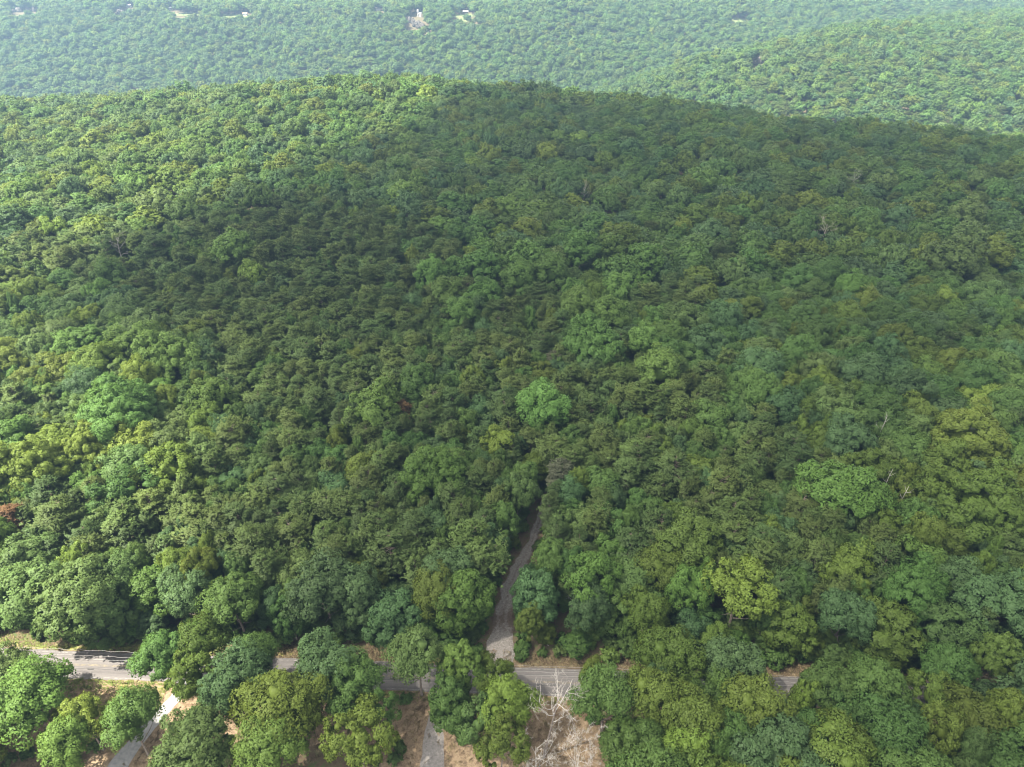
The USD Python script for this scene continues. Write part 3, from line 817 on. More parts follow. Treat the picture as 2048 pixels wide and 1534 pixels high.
rg = np.random.default_rng(77)
for px, py, w, form, tone, label in HAND:
    x, y, R = 0, 0, 5.0
    if form == 'dome' and w >= 94:
        form = 'grand'
    z = 11.0
    for _ in range(6):
        p = at(px, py, z)
        depth = project(p)[2]
        R = w / 2 * depth / FPX
        g = form_geo(form, 2)
        sz = np.clip(0.55 * R / g[2] + 0.45 * (16.5 if form not in ('dome', 'grand') else 20.0) / g[3], 0.5, 1.7)
        if form in ('skirt',):
            sz = np.clip(R / g[2] * 1.05, 0.4, 1.6)
        if 'narrow' in label and form == 'skirt':
            sz = 1.0
        z = float(terrain(p[0], p[1])) + g[4] * sz
    t = tree_dict(form, tone, float(p[0]), float(p[1]), float(R), g[3] * sz, label, rg.uniform(0, 360))
    # 'loose' and 'lumpy' crowns reach past their nominal radius
    hand_trees.append(t)

# ------------------------------------------------------------------ fill the rest of the forest
PINE_ZONES = [(600, 560, 350, 150, .80), (300, 520, 260, 60, .7), (650, 720, 240, 130, .72), (1000, 790, 330, 140, .58), (1100, 910, 350, 80, .5), (600, 970, 210, 120, .62), (450, 1065, 430, 65, .85),
              (120, 1040, 170, 60, .8), (800, 1060, 220, 100, .65), (1250, 1010, 200, 120, .55), (1540, 960, 150, 140, .65), (1600, 1110, 170, 90, .6), (1330, 790, 130, 60, .9), (1280, 930, 150, 60, .75),
              (60, 800, 90, 80, .5), (1050, 640, 90, 60, .8), (1780, 200, 160, 60, .4), (1330, 620, 60, 40, .6), (570, 1150, 90, 60, .7)]


def pine_prob(px, py):
    p = np.full(np.shape(px), 0.05)
    for cx, cy, rx, ry, a in PINE_ZONES:
        e = ((px - cx) / rx) ** 2 + ((py - cy) / ry) ** 2
        p = np.maximum(p, a * (1 - sstep(e, 0.7, 1.25)))
    return p


hand_blocks = []
MUST = []   # picture points that must stay clear of filler crowns
for a, b, y in GRAVEL[1:14]:
    for t in (0.1, 0.5, 0.9):
        MUST.append((a + (b - a) * t, y))
for i in range(len(GRAVEL) - 4):
    a = (np.array(GRAVEL[i]) + np.array(GRAVEL[i + 1])) / 2
    MUST += [(a[0] + 3, a[2]), (a[1] - 3, a[2])]
MUST += [(x, y) for x in range(110, 262, 15) for y in (1290, 1310, 1330, 1350)]
MUST += [(x, y) for x in (1560, 1580) for y in (1355, 1370, 1385)]
MUST = np.array([(x, y, *project(at(x, y))[2:]) for x, y in MUST], float)
for t in hand_trees:
    q = project(np.array([t['x'], t['y'], t['z'] + t['zc']]))
    rp = t['R'] * FPX / q[2]
    MUST = np.vstack([MUST, [[q[0] + a * rp, q[1] + b * rp, q[2]] for a, b in ((0, 0), (-0.45, 0), (0.45, 0), (0, -0.55), (0, 0.3))]])
# bare and dying trees keep a little room round them
BARE = [(808, 826, 2.2, 11), (30, 1045, 2.6, 11), (1122, 958, 2.4, 10), (236, 500, 3.0, 11), (1645, 470, 3.5, 11), (1702, 368, 3.0, 11), (1752, 870, 1.5, 13), (1762, 975, 1.5, 12), (1792, 1010, 1.5, 12), (1140, 1238, 2.5, 4), (1166, 392, 2.5, 11)]
for bx_, by_, br_, bz_ in BARE:
    b_ = at(bx_, by_, bz_)
    b_[2] = float(terrain(b_[0], b_[1])) + bz_
    b_ = at(bx_, by_, b_[2])
    bq = project(b_)
    w_ = br_ * FPX / bq[2] * 0.6
    MUST = np.vstack([MUST, [[bx_ + i_ * w_, by_ + j_ * w_, bq[2]] for i_, j_ in ((0, 0), (-1, 0), (1, 0), (0, -1), (0, 0.7))]])
    hand_blocks.append(dict(x=float(b_[0]), y=float(b_[1]), R=br_))
must_kd = cKDTree(MUST[:, :2])


def covers(px, py, depth, rx, ry):
    for i in must_kd.query_ball_point([px, py], max(rx, ry)):
        m = MUST[i]
        if depth < m[2] - 1.0 and ((m[0] - px) / rx) ** 2 + ((m[1] - py) / ry) ** 2 < 1:
            return True
    return False


rf = np.random.default_rng(2024)
placed = list(hand_trees)
cell = 12.0
grid = {}


def put(t):
    grid.setdefault((int(t['x'] // cell), int(t['y'] // cell)), []).append(t)


for t in placed + hand_blocks:
    put(t)


def crowded(x, y, R, k):
    cx, cy = int(x // cell), int(y // cell)
    for i in (-1, 0, 1):
        for j in (-1, 0, 1):
            for o in grid.get((cx + i, cy + j), ()):
                if (o['x'] - x) ** 2 + (o['y'] - y) ** 2 < (k * (o['R'] + R)) ** 2:
                    return True
    return False


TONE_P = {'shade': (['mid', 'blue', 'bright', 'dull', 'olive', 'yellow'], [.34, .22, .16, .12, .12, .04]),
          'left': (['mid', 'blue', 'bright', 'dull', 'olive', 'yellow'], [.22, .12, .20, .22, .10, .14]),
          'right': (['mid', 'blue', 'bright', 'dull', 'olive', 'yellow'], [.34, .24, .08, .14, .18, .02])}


def fill(n, ymin, ymax, rlo, rhi, k, seed, margin=60, low=False):
    r = np.random.default_rng(seed)
    got = 0
    ya = np.sqrt(r.uniform(ymin ** 2, ymax ** 2, n))
    half = (ya * CP + CAM_H * SP) * 0.74 + margin
    xa = r.uniform(-1, 1, n) * half
    za = terrain(xa, ya)
    pxa, pya, _ = project(np.stack([xa, ya, za + 11], 1))
    ua, va = road_uv(xa, ya)
    ppa = pine_prob(pxa, pya)
    dda = all_drives.query(np.stack([xa, ya], 1))[0]
    ok = ~((va > -ROAD_W - 3) & (va < 4.0)) & ~((va < 0) & (pxa < 1240) & (pxa > -60)) & (dda > 2.6)
    ok &= np.exp(-((pxa - 2) / 22) ** 2 - ((pya - 745) / 60) ** 2) < 0.5
    for x, y, z, px, py, v, pp in zip(*(a_[ok].tolist() for a_ in (xa, ya, za, pxa, pya, va, ppa))):
        pine = v > 0 and r.random() < pp
        R = r.uniform(1.7, 3.7) if pine else r.uniform(rlo, rhi)
        if not pine and pp > 0.4 and R > 4.2:
            R = r.uniform(2.2, 4.6)
        if crowded(x, y, R, 0.64 if pine else k):
            continue
        if pine:
            form = ('pine_a', 'pine_b', 'pine_c', 'pine_d')[r.integers(4)]
            tone = 'pine' if r.random() < 0.6 else 'pinedark'
            h = r.uniform(9.5, 12.0) + 1.6 * R
        else:
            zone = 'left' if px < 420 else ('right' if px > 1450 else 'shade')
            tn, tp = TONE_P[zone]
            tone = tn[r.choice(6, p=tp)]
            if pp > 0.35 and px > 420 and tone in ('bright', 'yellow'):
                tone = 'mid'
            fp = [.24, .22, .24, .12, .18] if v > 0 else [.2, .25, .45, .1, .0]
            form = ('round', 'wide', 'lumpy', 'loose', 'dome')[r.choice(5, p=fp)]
            h = min(max(0.9 * R + 11.5 + r.normal(0, 1.7), 8), 22)
            if 4 < v < 11 and r.random() < 0.8:
                form, h = 'skirt', min(max(2.6 * R, 6), 15)
            if pp > 0.4:
                h = r.uniform(11, 15)
            elif low:
                h = r.uniform(8, 11.5)
            if v < 0:
                h = min(max(0.8 * R + 11 + r.normal(0, 1.5), 8), 17)
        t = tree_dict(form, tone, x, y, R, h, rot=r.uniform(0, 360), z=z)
        if y < 480:
            q0, q1, q2 = (float(q) for q in project(np.array([x, y, z + t['zc']])))
            rx = t['R'] * FPX / q2 * 1.02
            ry = math.hypot(t['Rz'] * 0.80, t['R'] * 0.6) * FPX / q2
            if covers(q0, q1, q2, rx, ry):
                continue
        placed.append(t); put(t); got += 1
    return got


fill(4000, 42, 230, 4.8, 7.0, 0.62, 1)
fill(8000, 42, 230, 3.2, 4.6, 0.58, 2)
fill(14000, 42, 230, 2.0, 3.4, 0.56, 3)
fill(9000, 230, 700, 5.0, 7.4, 0.72, 4)
fill(14000, 230, 700, 3.6, 5.0, 0.70, 5)
fill(20000, 230, 700, 2.4, 3.4, 0.66, 6, low=True)


def understory(n, seed):
    """low leafy trees and saplings that close the gaps between the big trunks"""
    r = np.random.default_rng(seed)
    xs, ys = r.uniform(-260, 260, n), r.uniform(42, 330, n)
    zs = terrain(xs, ys)
    pxs, pys, _ = project(np.stack([xs, ys, zs + 3], 1))
    _, vs = road_uv(xs, ys)
    ds = all_drives.query(np.stack([xs, ys], 1))[0]
    ok = ((vs > 3.4) | ((vs < -ROAD_W - 4) & (pxs > 1270))) & (ds > 2.2) & (pxs > -120) & (pxs < 2170)
    for x, y, z, v in zip(xs[ok], ys[ok], zs[ok], vs[ok]):
        R = r.uniform(1.4, 2.6)
        h = r.uniform(1.9, 3.0) * R if v > 14 else r.uniform(1.6, 2.6) * R
        t = tree_dict('skirt', ('mid', 'bright', 'mid', 'dull')[r.integers(4)], float(x), float(y), R, h, rot=r.uniform(0, 360), z=float(z))
        if any((o['x'] - x) ** 2 + (o['y'] - y) ** 2 < (0.62 * (o['R'] + R)) ** 2 for o in ugrid.get((int(x // 6), int(y // 6)), ())):
            continue
        q0, q1, q2 = (float(q) for q in project(np.array([x, y, z + t['zc']])))
        rx = R * FPX / q2
        if covers(q0, q1, q2, rx, rx * 1.1):
            continue
        for i in (-1, 0, 1):
            for j in (-1, 0, 1):
                ugrid.setdefault((int(x // 6) + i, int(y // 6) + j), []).append(t)
        placed.append(t)


ugrid = {}
understory(15000, 12)
# the plateau behind the frame's lower edge and the far hills: a jittered lattice
far = []
rr = np.random.default_rng(909)


def lattice(y0, y1, step, seed):
    r = np.random.default_rng(seed)
    ys = np.arange(y0, y1, step * 0.87)
    pts = []
    for i, y in enumerate(ys):
        half = (y * CP + CAM_H * SP) * 0.74 + 90
        xs = np.arange(-half, half, step) + (i % 2) * step / 2
        pts.append(np.stack([xs + r.normal(0, step * 0.22, len(xs)), np.full(len(xs), y) + r.normal(0, step * 0.22, len(xs))], 1))
    return np.vstack(pts)


F = np.vstack([lattice(700, 1700, 8.4, 5), lattice(1700, 2600, 11.0, 6)])
FZ = terrain(F[:, 0], F[:, 1])
# what the crest hides is left out
yc = np.interp(F[:, 0], CREST_X, CREST_Y)
fpx, fpy, fdep = project(np.stack([F[:, 0], F[:, 1], FZ + 15], 1))


def hidden_by_hill(P):
    """the line of sight from the camera is blocked by the terrain's canopy"""
    h = np.zeros(len(P), bool)
    for t in np.linspace(0.15, 0.97, 60):
        q = np.array([0, 0, CAM_H]) + (P - np.array([0, 0, CAM_H])) * t
        h |= q[:, 2] < terrain(q[:, 0], q[:, 1]) + 6
    return h


vis = ~hidden_by_hill(np.stack([F[:, 0], F[:, 1], FZ + 22], 1))
F, FZ, fpx, fpy = F[vis], FZ[vis], fpx[vis], fpy[vis]

# things on the far rim that stay in view: px, py, half width px, half height px
CLEAR = [(930, 32, 20, 6), (931, 25, 7, 3), (830, 50, 17, 9), (837, 26, 9, 8), (48, 22, 26, 6), (375, 30, 24, 0), (470, 33, 30, 0), (341, 19, 6, 3), (491, 30, 7, 3), (756, 20, 8, 3), (258, 13, 8, 3),
         (1480, 42, 14, 2), (1516, 127, 7, 2), (240, 27, 12, 3)]


def ground_at(px, py):
    d = ray(px, py)
    d = d / np.linalg.norm(d)
    t = np.linspace(650, 2600, 4000)
    q = np.array([0, 0, CAM_H]) + d[None] * t[:, None]
    h = q[:, 2] < terrain(q[:, 0], q[:, 1]) + 0.5
    i = int(np.argmax(h)) if h.any() else len(t) - 1
    return q[i]


keep = np.ones(len(F), bool)
_, by, bd = project(np.stack([F[:, 0], F[:, 1], FZ], 1))
_, ty, _ = project(np.stack([F[:, 0], F[:, 1], FZ + 16.5], 1))
for cx, cy, a, b in CLEAR:
    g = ground_at(cx, cy + b)
    gd = float(project(g)[2])
    keep &= ~((np.abs(fpx - cx) < a + 4 * FPX / bd) & (ty < cy + b * 0.6) & (by > cy - b) & (bd < gd + 25))
F, FZ = F[keep], FZ[keep]
fpx, fpy, _ = project(np.stack([F[:, 0], F[:, 1], FZ + 11], 1))

# ------------------------------------------------------------------ which trees show largest
W2, H2 = 1024, 767
mask = np.zeros((H2, W2), bool)
for t in placed:
    t['p'] = tuple(float(q) for q in project(np.array([t['x'], t['y'], t['z'] + t['zc']])))
for t in sorted(placed, key=lambda t: t['p'][2]):
    px, py, dep = t['p']
    s = FPX / dep / 2
    rx, ry = t['R'] * s, math.hypot(t['Rz'] * 0.80, t['R'] * 0.55) * s
    x0, x1, y0, y1 = int(px / 2 - rx), int(px / 2 + rx) + 1, int(py / 2 - ry), int(py / 2 + ry) + 1
    x0, y0, x1, y1 = max(x0, 0), max(y0, 0), min(x1, W2), min(y1, H2)
    t['seen'] = 0
    if x1 <= x0 or y1 <= y0:
        continue
    yy, xx = np.mgrid[y0:y1, x0:x1]
    e = ((xx - px / 2) / rx) ** 2 + ((yy - py / 2) / ry) ** 2 < 0.9
    sub = mask[y0:y1, x0:x1]
    t['seen'] = int((e & ~sub).sum())
    sub |= e
named_b = [t for t in placed if not t['pine'] and t['label']]
rest_b = sorted([t for t in placed if not t['pine'] and not t['label']], key=lambda t: -t['seen'])
named_b += rest_b[:max(0, 296 - len(named_b))]
rest_p = sorted([t for t in placed if t['pine']], key=lambda t: -t['seen'])
named_p = rest_p[:296]
named_ids = {id(t) for t in named_b + named_p}

# labels for the filler: by the nearest told-apart tree, the side of it and the rank on that side
LAND = [(t['p'][0], t['p'][1], t['label']) for t in hand_trees]
SHORT = {}
TONE_WORD = {'fresh': 'light green', 'mid': 'mid green', 'blue': 'bluish green', 'bright': 'bright green', 'dull': 'pale green', 'olive': 'olive green', 'yellow': 'yellow green', 'pine': 'olive grey', 'pinedark': 'dark'}


def short(label):
    words = label.split()
    # the part up to the first place word is enough when it is distinctive; keep at most eight words
    return ' '.join(words[:9])


lk = cKDTree([(a, b) for a, b, _ in LAND])
buckets = {}
ORD = ['first', 'second', 'third', 'fourth', 'fifth', 'sixth', 'seventh', 'eighth', 'ninth', 'tenth', 'eleventh', 'twelfth', 'thirteenth', 'fourteenth', 'fifteenth', 'sixteenth', 'seventeenth', 'eighteenth', 'nineteenth', 'twentieth']
ANCHOR = {i: None for i in range(len(LAND))}
ANCHOR_NAMES = [
    'big lower left corner tree', 'pale left edge tree by the road', 'yellow tree in lower left corner', 'small lower left corner tree', 'tree ending the sunlit road', 'olive tree behind the concrete driveway',
    'olive tree topping the concrete driveway', 'blue tree below the left road', 'tree beside the olive pair', 'broad yellow tree below the road', 'dark blue tree over the road', 'lumpy bottom edge tree',
    'greyish tree by the concrete driveway', 'loose tree left of the concrete driveway', 'light yellow tree by the paved driveway', 'round roadside tree above the light yellow one', 'small tree left of the bare trunk',
    'bare trunked tree by the paved driveway', 'dome left of the gravel mouth', 'leafy tree against the paved driveway', 'yellow tree left of the dead tree', 'dull tree right of the paved driveway', 'thin olive bottom tree',
    'olive top below the gravel mouth', 'lumpy tree right of the dead tree', 'small olive crown behind the dead tree', 'olive tree right of the gravel mouth', 'blue green tree hiding the road', 'olive tree by the white box',
    'big olive tree below the road', 'olive tree left of the narrow yellow', 'narrow yellow tree', 'wide tree by the narrow yellow one', 'second tree past the narrow yellow', 'bright lower right dome', 'round lower right tree',
    'yellowish lower right tree', 'great pale sunlit dome', 'yellow tree below the pale dome', 'big yellow left edge tree', 'yellow tree lower right of pale dome', 'bright dome by the left pines', 'round tree behind the bright dome',
    'lone dark dome among pines', 'tall tree in the upper left pines', 'dark round upper left tree', 'small yellow upper left tree', 'bright tree beside the red dead pine', 'dome behind the red dead pine', 'largest middle tree',
    'dome directly behind the largest', 'bright dome right behind the largest', 'dome right of the largest', 'dome lower right of the largest', 'light tree upper right of largest', 'pale topped middle dome', 'small peaked middle tree',
    'light upper middle dome', 'narrow bright middle tree', 'small narrow middle tree', 'leftmost dome of the clump', 'second dome of the clump', 'lowest left dome of the clump', 'inner left dome of the clump', 'dark dome of the clump',
    'small dome of the clump', 'back dome of the clump', 'front dome of the clump', 'right dome of the clump', 'broad dome beyond the clump', 'round dome beyond the clump', 'big dark dome left of the gravel', 'yellow tree above the gravel end',
    'tall pale tree with dark gap', 'vivid tree right of the gravel', 'glowing yellow roadside tree', 'broad bright tree in right pines', 'yellow tree behind the right pine', 'tall pale right roadside tree', 'blue right roadside tree',
    'blue tree by the tall pale one', 'great olive right dome', 'olive dome before the great one', 'largest olive right edge dome', 'olive dome left of the largest', 'small pale tree by right pines', 'wide blue green crown', 'olive brown right tree',
    'light tree on the far right', 'pale dome high at right', 'big pale right dome', 'olive dome by the pale one', 'wide pale left roadside tree', 'pale left edge roadside tree', 'third pale left roadside tree', 'pale tree over the verge',
    'dark blue left roadside tree', 'green tree by the dark blue', 'greyish blue roadside tree', 'dark roadside tree left of gravel', 'leafy tree at the gravel mouth', 'olive tree left of the gravel', 'blue tree left of the gravel',
    'greyish tree right of the gravel', 'small blue tree at the bend', 'round blue tree right of gravel', 'olive right of centre roadside tree', 'bright tree left of the glowing one']
assert len(ANCHOR_NAMES) == len(HAND), (len(ANCHOR_NAMES), len(HAND))
for t in named_b + named_p:
    if t['label']:
        continue
    i = int(lk.query([t['p'][0], t['p'][1]])[1])
    dx, dy = t['p'][0] - LAND[i][0], t['p'][1] - LAND[i][1]
    side = ('right of' if dx > 0 else 'left of') if abs(dx) > abs(dy) * 1.2 else ('in front of' if dy > 0 else 'behind')
    kind = 'pine' if t['pine'] else 'tree'
    buckets.setdefault((i, side, kind), []).append((math.hypot(dx, dy), t))
for (i, side, kind), lst in buckets.items():
    lst.sort(key=lambda a: a[0])
    for k, (_, t) in enumerate(lst):
        o = ORD[min(k, 19)]
        t['label'] = f"{TONE_WORD[t['tone']]} {kind}, {o} {kind} {side} the {ANCHOR_NAMES[i]}"


def lod_of(t):
    d = t['p'][2]
    return 0 if d < 260 else (1 if d < 520 else 2)


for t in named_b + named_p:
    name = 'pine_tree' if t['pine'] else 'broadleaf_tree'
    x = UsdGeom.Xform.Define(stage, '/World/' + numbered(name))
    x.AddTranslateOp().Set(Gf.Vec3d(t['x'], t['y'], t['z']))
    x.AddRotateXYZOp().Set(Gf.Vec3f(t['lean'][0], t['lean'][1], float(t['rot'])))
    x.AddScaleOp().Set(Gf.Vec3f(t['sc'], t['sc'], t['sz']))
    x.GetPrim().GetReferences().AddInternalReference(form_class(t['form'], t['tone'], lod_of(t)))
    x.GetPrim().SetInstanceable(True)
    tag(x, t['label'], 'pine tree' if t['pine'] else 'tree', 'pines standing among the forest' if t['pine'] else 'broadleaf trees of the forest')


def scatter(name, label, cat, items):
    """items: (form, tone, lod, pos, rot, scale)"""
    pi = UsdGeom.PointInstancer.Define(stage, '/World/' + name)
    protos, index = [], {}
    P, I, O, S = [], [], [], []
    for form, tone, lod, pos, rot, sc in items:
        key = (form, tone, lod)
        if key not in index:
            path = f'/World/{name}/kinds/{form}_{tone}_{lod}'
            x = UsdGeom.Xform.Define(stage, path)
            x.GetPrim().GetReferences().AddInternalReference(form_class(*key))
            index[key] = len(protos); protos.append(Sdf.Path(path))
        P.append(pos); I.append(index[key]); S.append(sc)
        a = math.radians(rot) / 2
        O.append(Gf.Quath(math.cos(a), 0, 0, math.sin(a)))
    pi.CreatePrototypesRel().SetTargets(protos)
    pi.CreatePositionsAttr(Vt.Vec3fArray.FromNumpy(np.array(P, np.float32)))
    pi.CreateProtoIndicesAttr(Vt.IntArray.FromNumpy(np.array(I, np.int32)))
    pi.CreateScalesAttr(Vt.Vec3fArray.FromNumpy(np.array(S, np.float32)))
    pi.CreateOrientationsAttr(Vt.QuathArray(O))
    tag(pi, label, cat, kind='stuff')


rest = [t for t in placed if id(t) not in named_ids]
scatter('pine_forest', 'mass of smaller dull green pines standing farther back', 'forest',
        [(t['form'], t['tone'], lod_of(t), (t['x'], t['y'], t['z']), t['rot'], (t['sc'], t['sc'], t['sz'])) for t in rest if t['pine']])
items = [(t['form'], t['tone'], lod_of(t), (t['x'], t['y'], t['z']), t['rot'], (t['sc'], t['sc'], t['sz'])) for t in rest if not t['pine']]
tn = ['mid', 'blue', 'bright', 'dull', 'olive', 'yellow']
fr = np.random.default_rng(66)
for (x, y), z, px, py in zip(F, FZ, fpx, fpy):
    lit = px > 1250
    pine = fr.random() < (0.25 if (px > 1500 and 80 < py < 280) else 0.06)
    s = fr.uniform(0.68, 1.25)
    if pine:
        items.append((('pine_a', 'pine_c')[fr.integers(2)], 'pine', 2, (x, y, z), fr.uniform(0, 360), (s * 1.35, s * 1.35, s)))
    else:
        tone = tn[fr.choice(6, p=[.38, .32, .10, .12, .07, .01])]
        form = ('round', 'wide', 'lumpy', 'dome', 'loose')[fr.choice(5, p=[.28, .2, .26, .18, .08])]
        k = 1.25 if y > 1700 else 1.06
        items.append((form, tone, 2, (x, y, z), fr.uniform(0, 360), (s * k, s * k, s * fr.uniform(0.85, 1.15))))
scatter('broadleaf_forest', 'far off green broadleaf forest covering plateau, ravine and ridges', 'forest', items)

# ------------------------------------------------------------------ dead trees and fallen wood
def dead_tree(label, x, y, h, spread, seed, mat, limb_mat=None, lean=(0, 0), fork=0.35, n_main=9, depth=3, r0=0.2, name='dead_tree', category='dead tree', up=0.7):
    r = np.random.default_rng(seed)
    t = thing(name, label, category, (x, y, float(terrain(x, y))))
    zz = np.linspace(0, 1, 8)
    wob = np.cumsum(r.normal(0, 0.02 * h / 8, (8, 2)), 0)
    pts = np.stack([lean[0] * h * zz + wob[:, 0], lean[1] * h * zz + wob[:, 1], -0.4 + (h * 0.92 + 0.4) * zz], 1)
    part(t, 'trunk', tube(pts, r0 * (1.08 - 0.92 * zz), 8), mat, 40)

    def grow(p, d, ln, rad, level, acc):
        n = 5
        q = [p]
        dd_ = d.copy()
        for _ in range(n):
            dd_ = unit(dd_ + r.normal(0, 0.17, 3) + np.array([0, 0, 0.06]))
            q.append(q[-1] + dd_ * ln / n)
        q = np.array(q)
        acc.append(tube(q, np.linspace(rad, rad * 0.35, n + 1), 5 if level == 0 else 4))
        if level < depth:
            for _ in range(r.integers(3, 5)):
                k = r.integers(1, n + 1)
                nd = unit(dd_ + r.normal(0, 0.62, 3) + np.array([0, 0, 0.15]))
                grow(q[k], nd, ln * r.uniform(0.4, 0.62), max(rad * (1 - 0.12 * k) * 0.55, 0.018), level + 1, acc)

    for k in range(n_main):
        s = fork + (0.97 - fork) * (k + r.random()) / n_main
        a = k * 2.4 + r.normal(0, 0.4)
        p = np.array([np.interp(s, zz, pts[:, i]) for i in range(3)])
        d = unit(np.array([math.cos(a), math.sin(a), up * r.uniform(0.6, 1.5)]))
        acc = []
        grow(p, d, spread * r.uniform(0.7, 1.1) * (1.15 - 0.5 * s), r0 * 0.41 * (1.2 - 0.7 * s), 0, acc)
        part(t, 'branch', join(acc), limb_mat or mat, 40)
    return t


b = at(1088, 1512)
dead_tree('tall bleached dead tree with bare spreading limbs in front of the road', b[0], b[1], 21.0, 7.0, 5, dark_wood, dead_wood, lean=(0.10, 0.0), fork=0.52, n_main=8, depth=3, r0=0.26)
b = at(1072, 1568)
dead_tree('grey dead tree with many bare twigs at the bottom edge', b[0], b[1], 12.0, 6.0, 6, dead_wood, lean=(-0.02, 0), fork=0.3, n_main=9, depth=4, r0=0.17, up=0.6)
b = at(1145, 1572)
dead_tree('dense twiggy dead tree at the bottom edge, right of the grey one', b[0], b[1], 12.0, 6.0, 16, dead_wood, lean=(0.06, 0), fork=0.3, n_main=9, depth=4, r0=0.15, up=0.7)
for (px, py, h, sp, lab, sd, m) in [
    (1140, 1238, 7.5, 3.6, 'bare twiggy dead tree between the blue green trees beside the gravel drive', 21, dead_wood),
    (236, 500, 17.0, 5.5, 'pale bare dead tree standing out at the upper left of the forest', 22, dead_wood),
    (1645, 470, 17.0, 7.0, 'wide greyish bare tree high on the right slope', 23, noisy('grey_pink_twigs', (0.16, 0.13, 0.12), (0.28, 0.23, 0.21), 2.0)),
    (1702, 368, 17.5, 6.5, 'grey bare forked tree above the wide greyish one on the right', 24, dead_wood),
    (1815, 285, 17.0, 5.0, 'small pale bare tree near the right hand crest', 25, dead_wood),
    (1752, 870, 20.5, 2.6, 'bare pale snag rising by the wide blue green crown', 26, dead_wood),
    (1762, 975, 19.0, 2.0, 'short broken pale snag right of the broad bright tree', 27, dead_wood),
    (1792, 1010, 19.0, 2.2, 'leaning bare snag between the broad bright tree and right domes', 28, dead_wood),
    (1166, 392, 17.0, 5.5, 'dim grey bare tree left of the upper middle slope', 29, noisy('grey_twigs', (0.15, 0.13, 0.12), (0.25, 0.22, 0.20), 2.0)),
    (1488, 262, 16.0, 4.0, 'faint bare tree just below the far crest', 30, dead_wood),
    (1325, 1316, 0.0, 0.0, None, 0, None)]:
    if lab:
        p = at(px, py + (0 if py > 1100 else 0), 0)
        zt = 0.0
        for _ in range(5):
            zt = float(terrain(p[0], p[1])); p = at(px, py, zt + (h * 0.62 if py < 1100 else 0))
        dead_tree(lab, p[0], p[1], h, sp, sd, m, fork=0.45, n_main=7, depth=2 if sp > 3 else 1, r0=0.2, up=1.0, lean=(0.05, 0))

# rust brown and grey dying pines keep their needles
for px, py, R, h, tone, lab in [(808, 826, 2.3, 14.5, 'rust', 'red brown dead pine between two green domes'), (1122, 958, 2.8, 14.5, 'grey', 'grey dying pine above the upper end of the gravel drive'),
                                (30, 1045, 2.8, 15.0, 'rust', 'orange brown dying pine at the left edge in the sun'), (1110, 730, 2.4, 13.5, 'grey', 'grey dying pine left below the largest middle tree')]:
    p = at(px, py, h * 0.72)
    x = UsdGeom.Xform.Define(stage, '/World/' + numbered('dying_pine'))
    x.AddTranslateOp().Set(Gf.Vec3d(p[0], p[1], float(terrain(p[0], p[1]))))
    x.AddRotateZOp().Set(40.0 + px)
    x.AddScaleOp().Set(Gf.Vec3f(R / 2.9, R / 2.9, h / 15.5))
    x.GetPrim().GetReferences().AddInternalReference(form_class('pine_a', tone, 0))
    x.GetPrim().SetInstanceable(True)
    tag(x, lab, 'pine tree')

# fallen poles beside the gravel drive
logs = [((1040, 1236), (1047, 1210), 0.9, 'pale fallen trunk leaning left, beside the gravel drive'), ((1046, 1243), (1040, 1206), 1.0, 'long pale fallen trunk crossing the others beside the gravel drive'),
        ((1044, 1240), (1049, 1214), 0.5, 'thin pale fallen trunk, rightmost of the three by the gravel drive'), ((1033, 1197), (1041, 1183), 0.6, 'short bleached pole lying at the bend of the gravel drive'),
        ((1085, 1283), (1098, 1292), 0.7, 'grey fallen branch on the bank right of the gravel drive mouth')]
for k, (a, b, z, lab) in enumerate(logs):
    A, B = at(*a, 0.15), at(*b, z * 1.6)
    mid = (A + B) / 2 + [0.1, 0, -0.05]
    t = thing('fallen_log', lab, 'log', (A[0], A[1], 0.0), group='fallen wood by the gravel drive')
    o = np.array([A[0], A[1], 0.0])
    part(t, 'stem', tube(np.array([A, mid, B]) - o, [0.13, 0.11, 0.05], 7), dead_wood, 40)
    s = mid + (B - mid) * 0.3
    part(t, 'stub', tube(np.array([s, s + [0.35, 0.1, 0.5]]) - o, [0.05, 0.02], 5), dead_wood, 40)

# ------------------------------------------------------------------ shrubs along the road and the drive
shrub_forms = []
for k in range(3):
    v, f, n = broadleaf_crown(200 + k, 1.3, 1.1, 0.9, lobes=16, subs=7, leaves=12, size=0.26, lobe_r=0.42, low=-0.3)
    shrub_forms.append((v, f, n))
shrub_class = {}
for k in range(3):
    for tone in ('bright', 'yellow', 'mid', 'dull'):
        path = f'/World/tree_forms/shrub_{k}_{tone}'
        UsdGeom.Xform.Define(stage, path)
        raw_mesh(path + '/foliage', *shrub_forms[k], leafm[tone])
        w = join([tube([(0, 0, -0.2), (0.1 * math.cos(a), 0.1 * math.sin(a), 0.4), (0.5 * math.cos(a), 0.5 * math.sin(a), 1.0)], [0.03, 0.02, 0.01], 4) for a in (0.3, 2.1, 4.4)])
        raw_mesh(path + '/stems', w[0], w[1], None, bark)
        shrub_class[k, tone] = path
rs = np.random.default_rng(313)
shrubs = []
for u in np.arange(-40, 250, 2.1):
    v = rs.uniform(2.6, 6.0)
    p = road_pt(u + rs.normal(0, 0.8), v)
    shrubs.append((p[0], p[1], rs.uniform(0.6, 1.5), ('bright', 'mid', 'mid', 'dull')[rs.integers(4)]))
for a, b_, y in GRAVEL[1:14]:
    for px in (a - rs.uniform(6, 22), b_ + rs.uniform(6, 22)):
        p = at(px, y + rs.uniform(-8, 8))
        shrubs.append((p[0], p[1], rs.uniform(0.5, 1.2), ('bright', 'mid', 'yellow')[rs.integers(3)]))
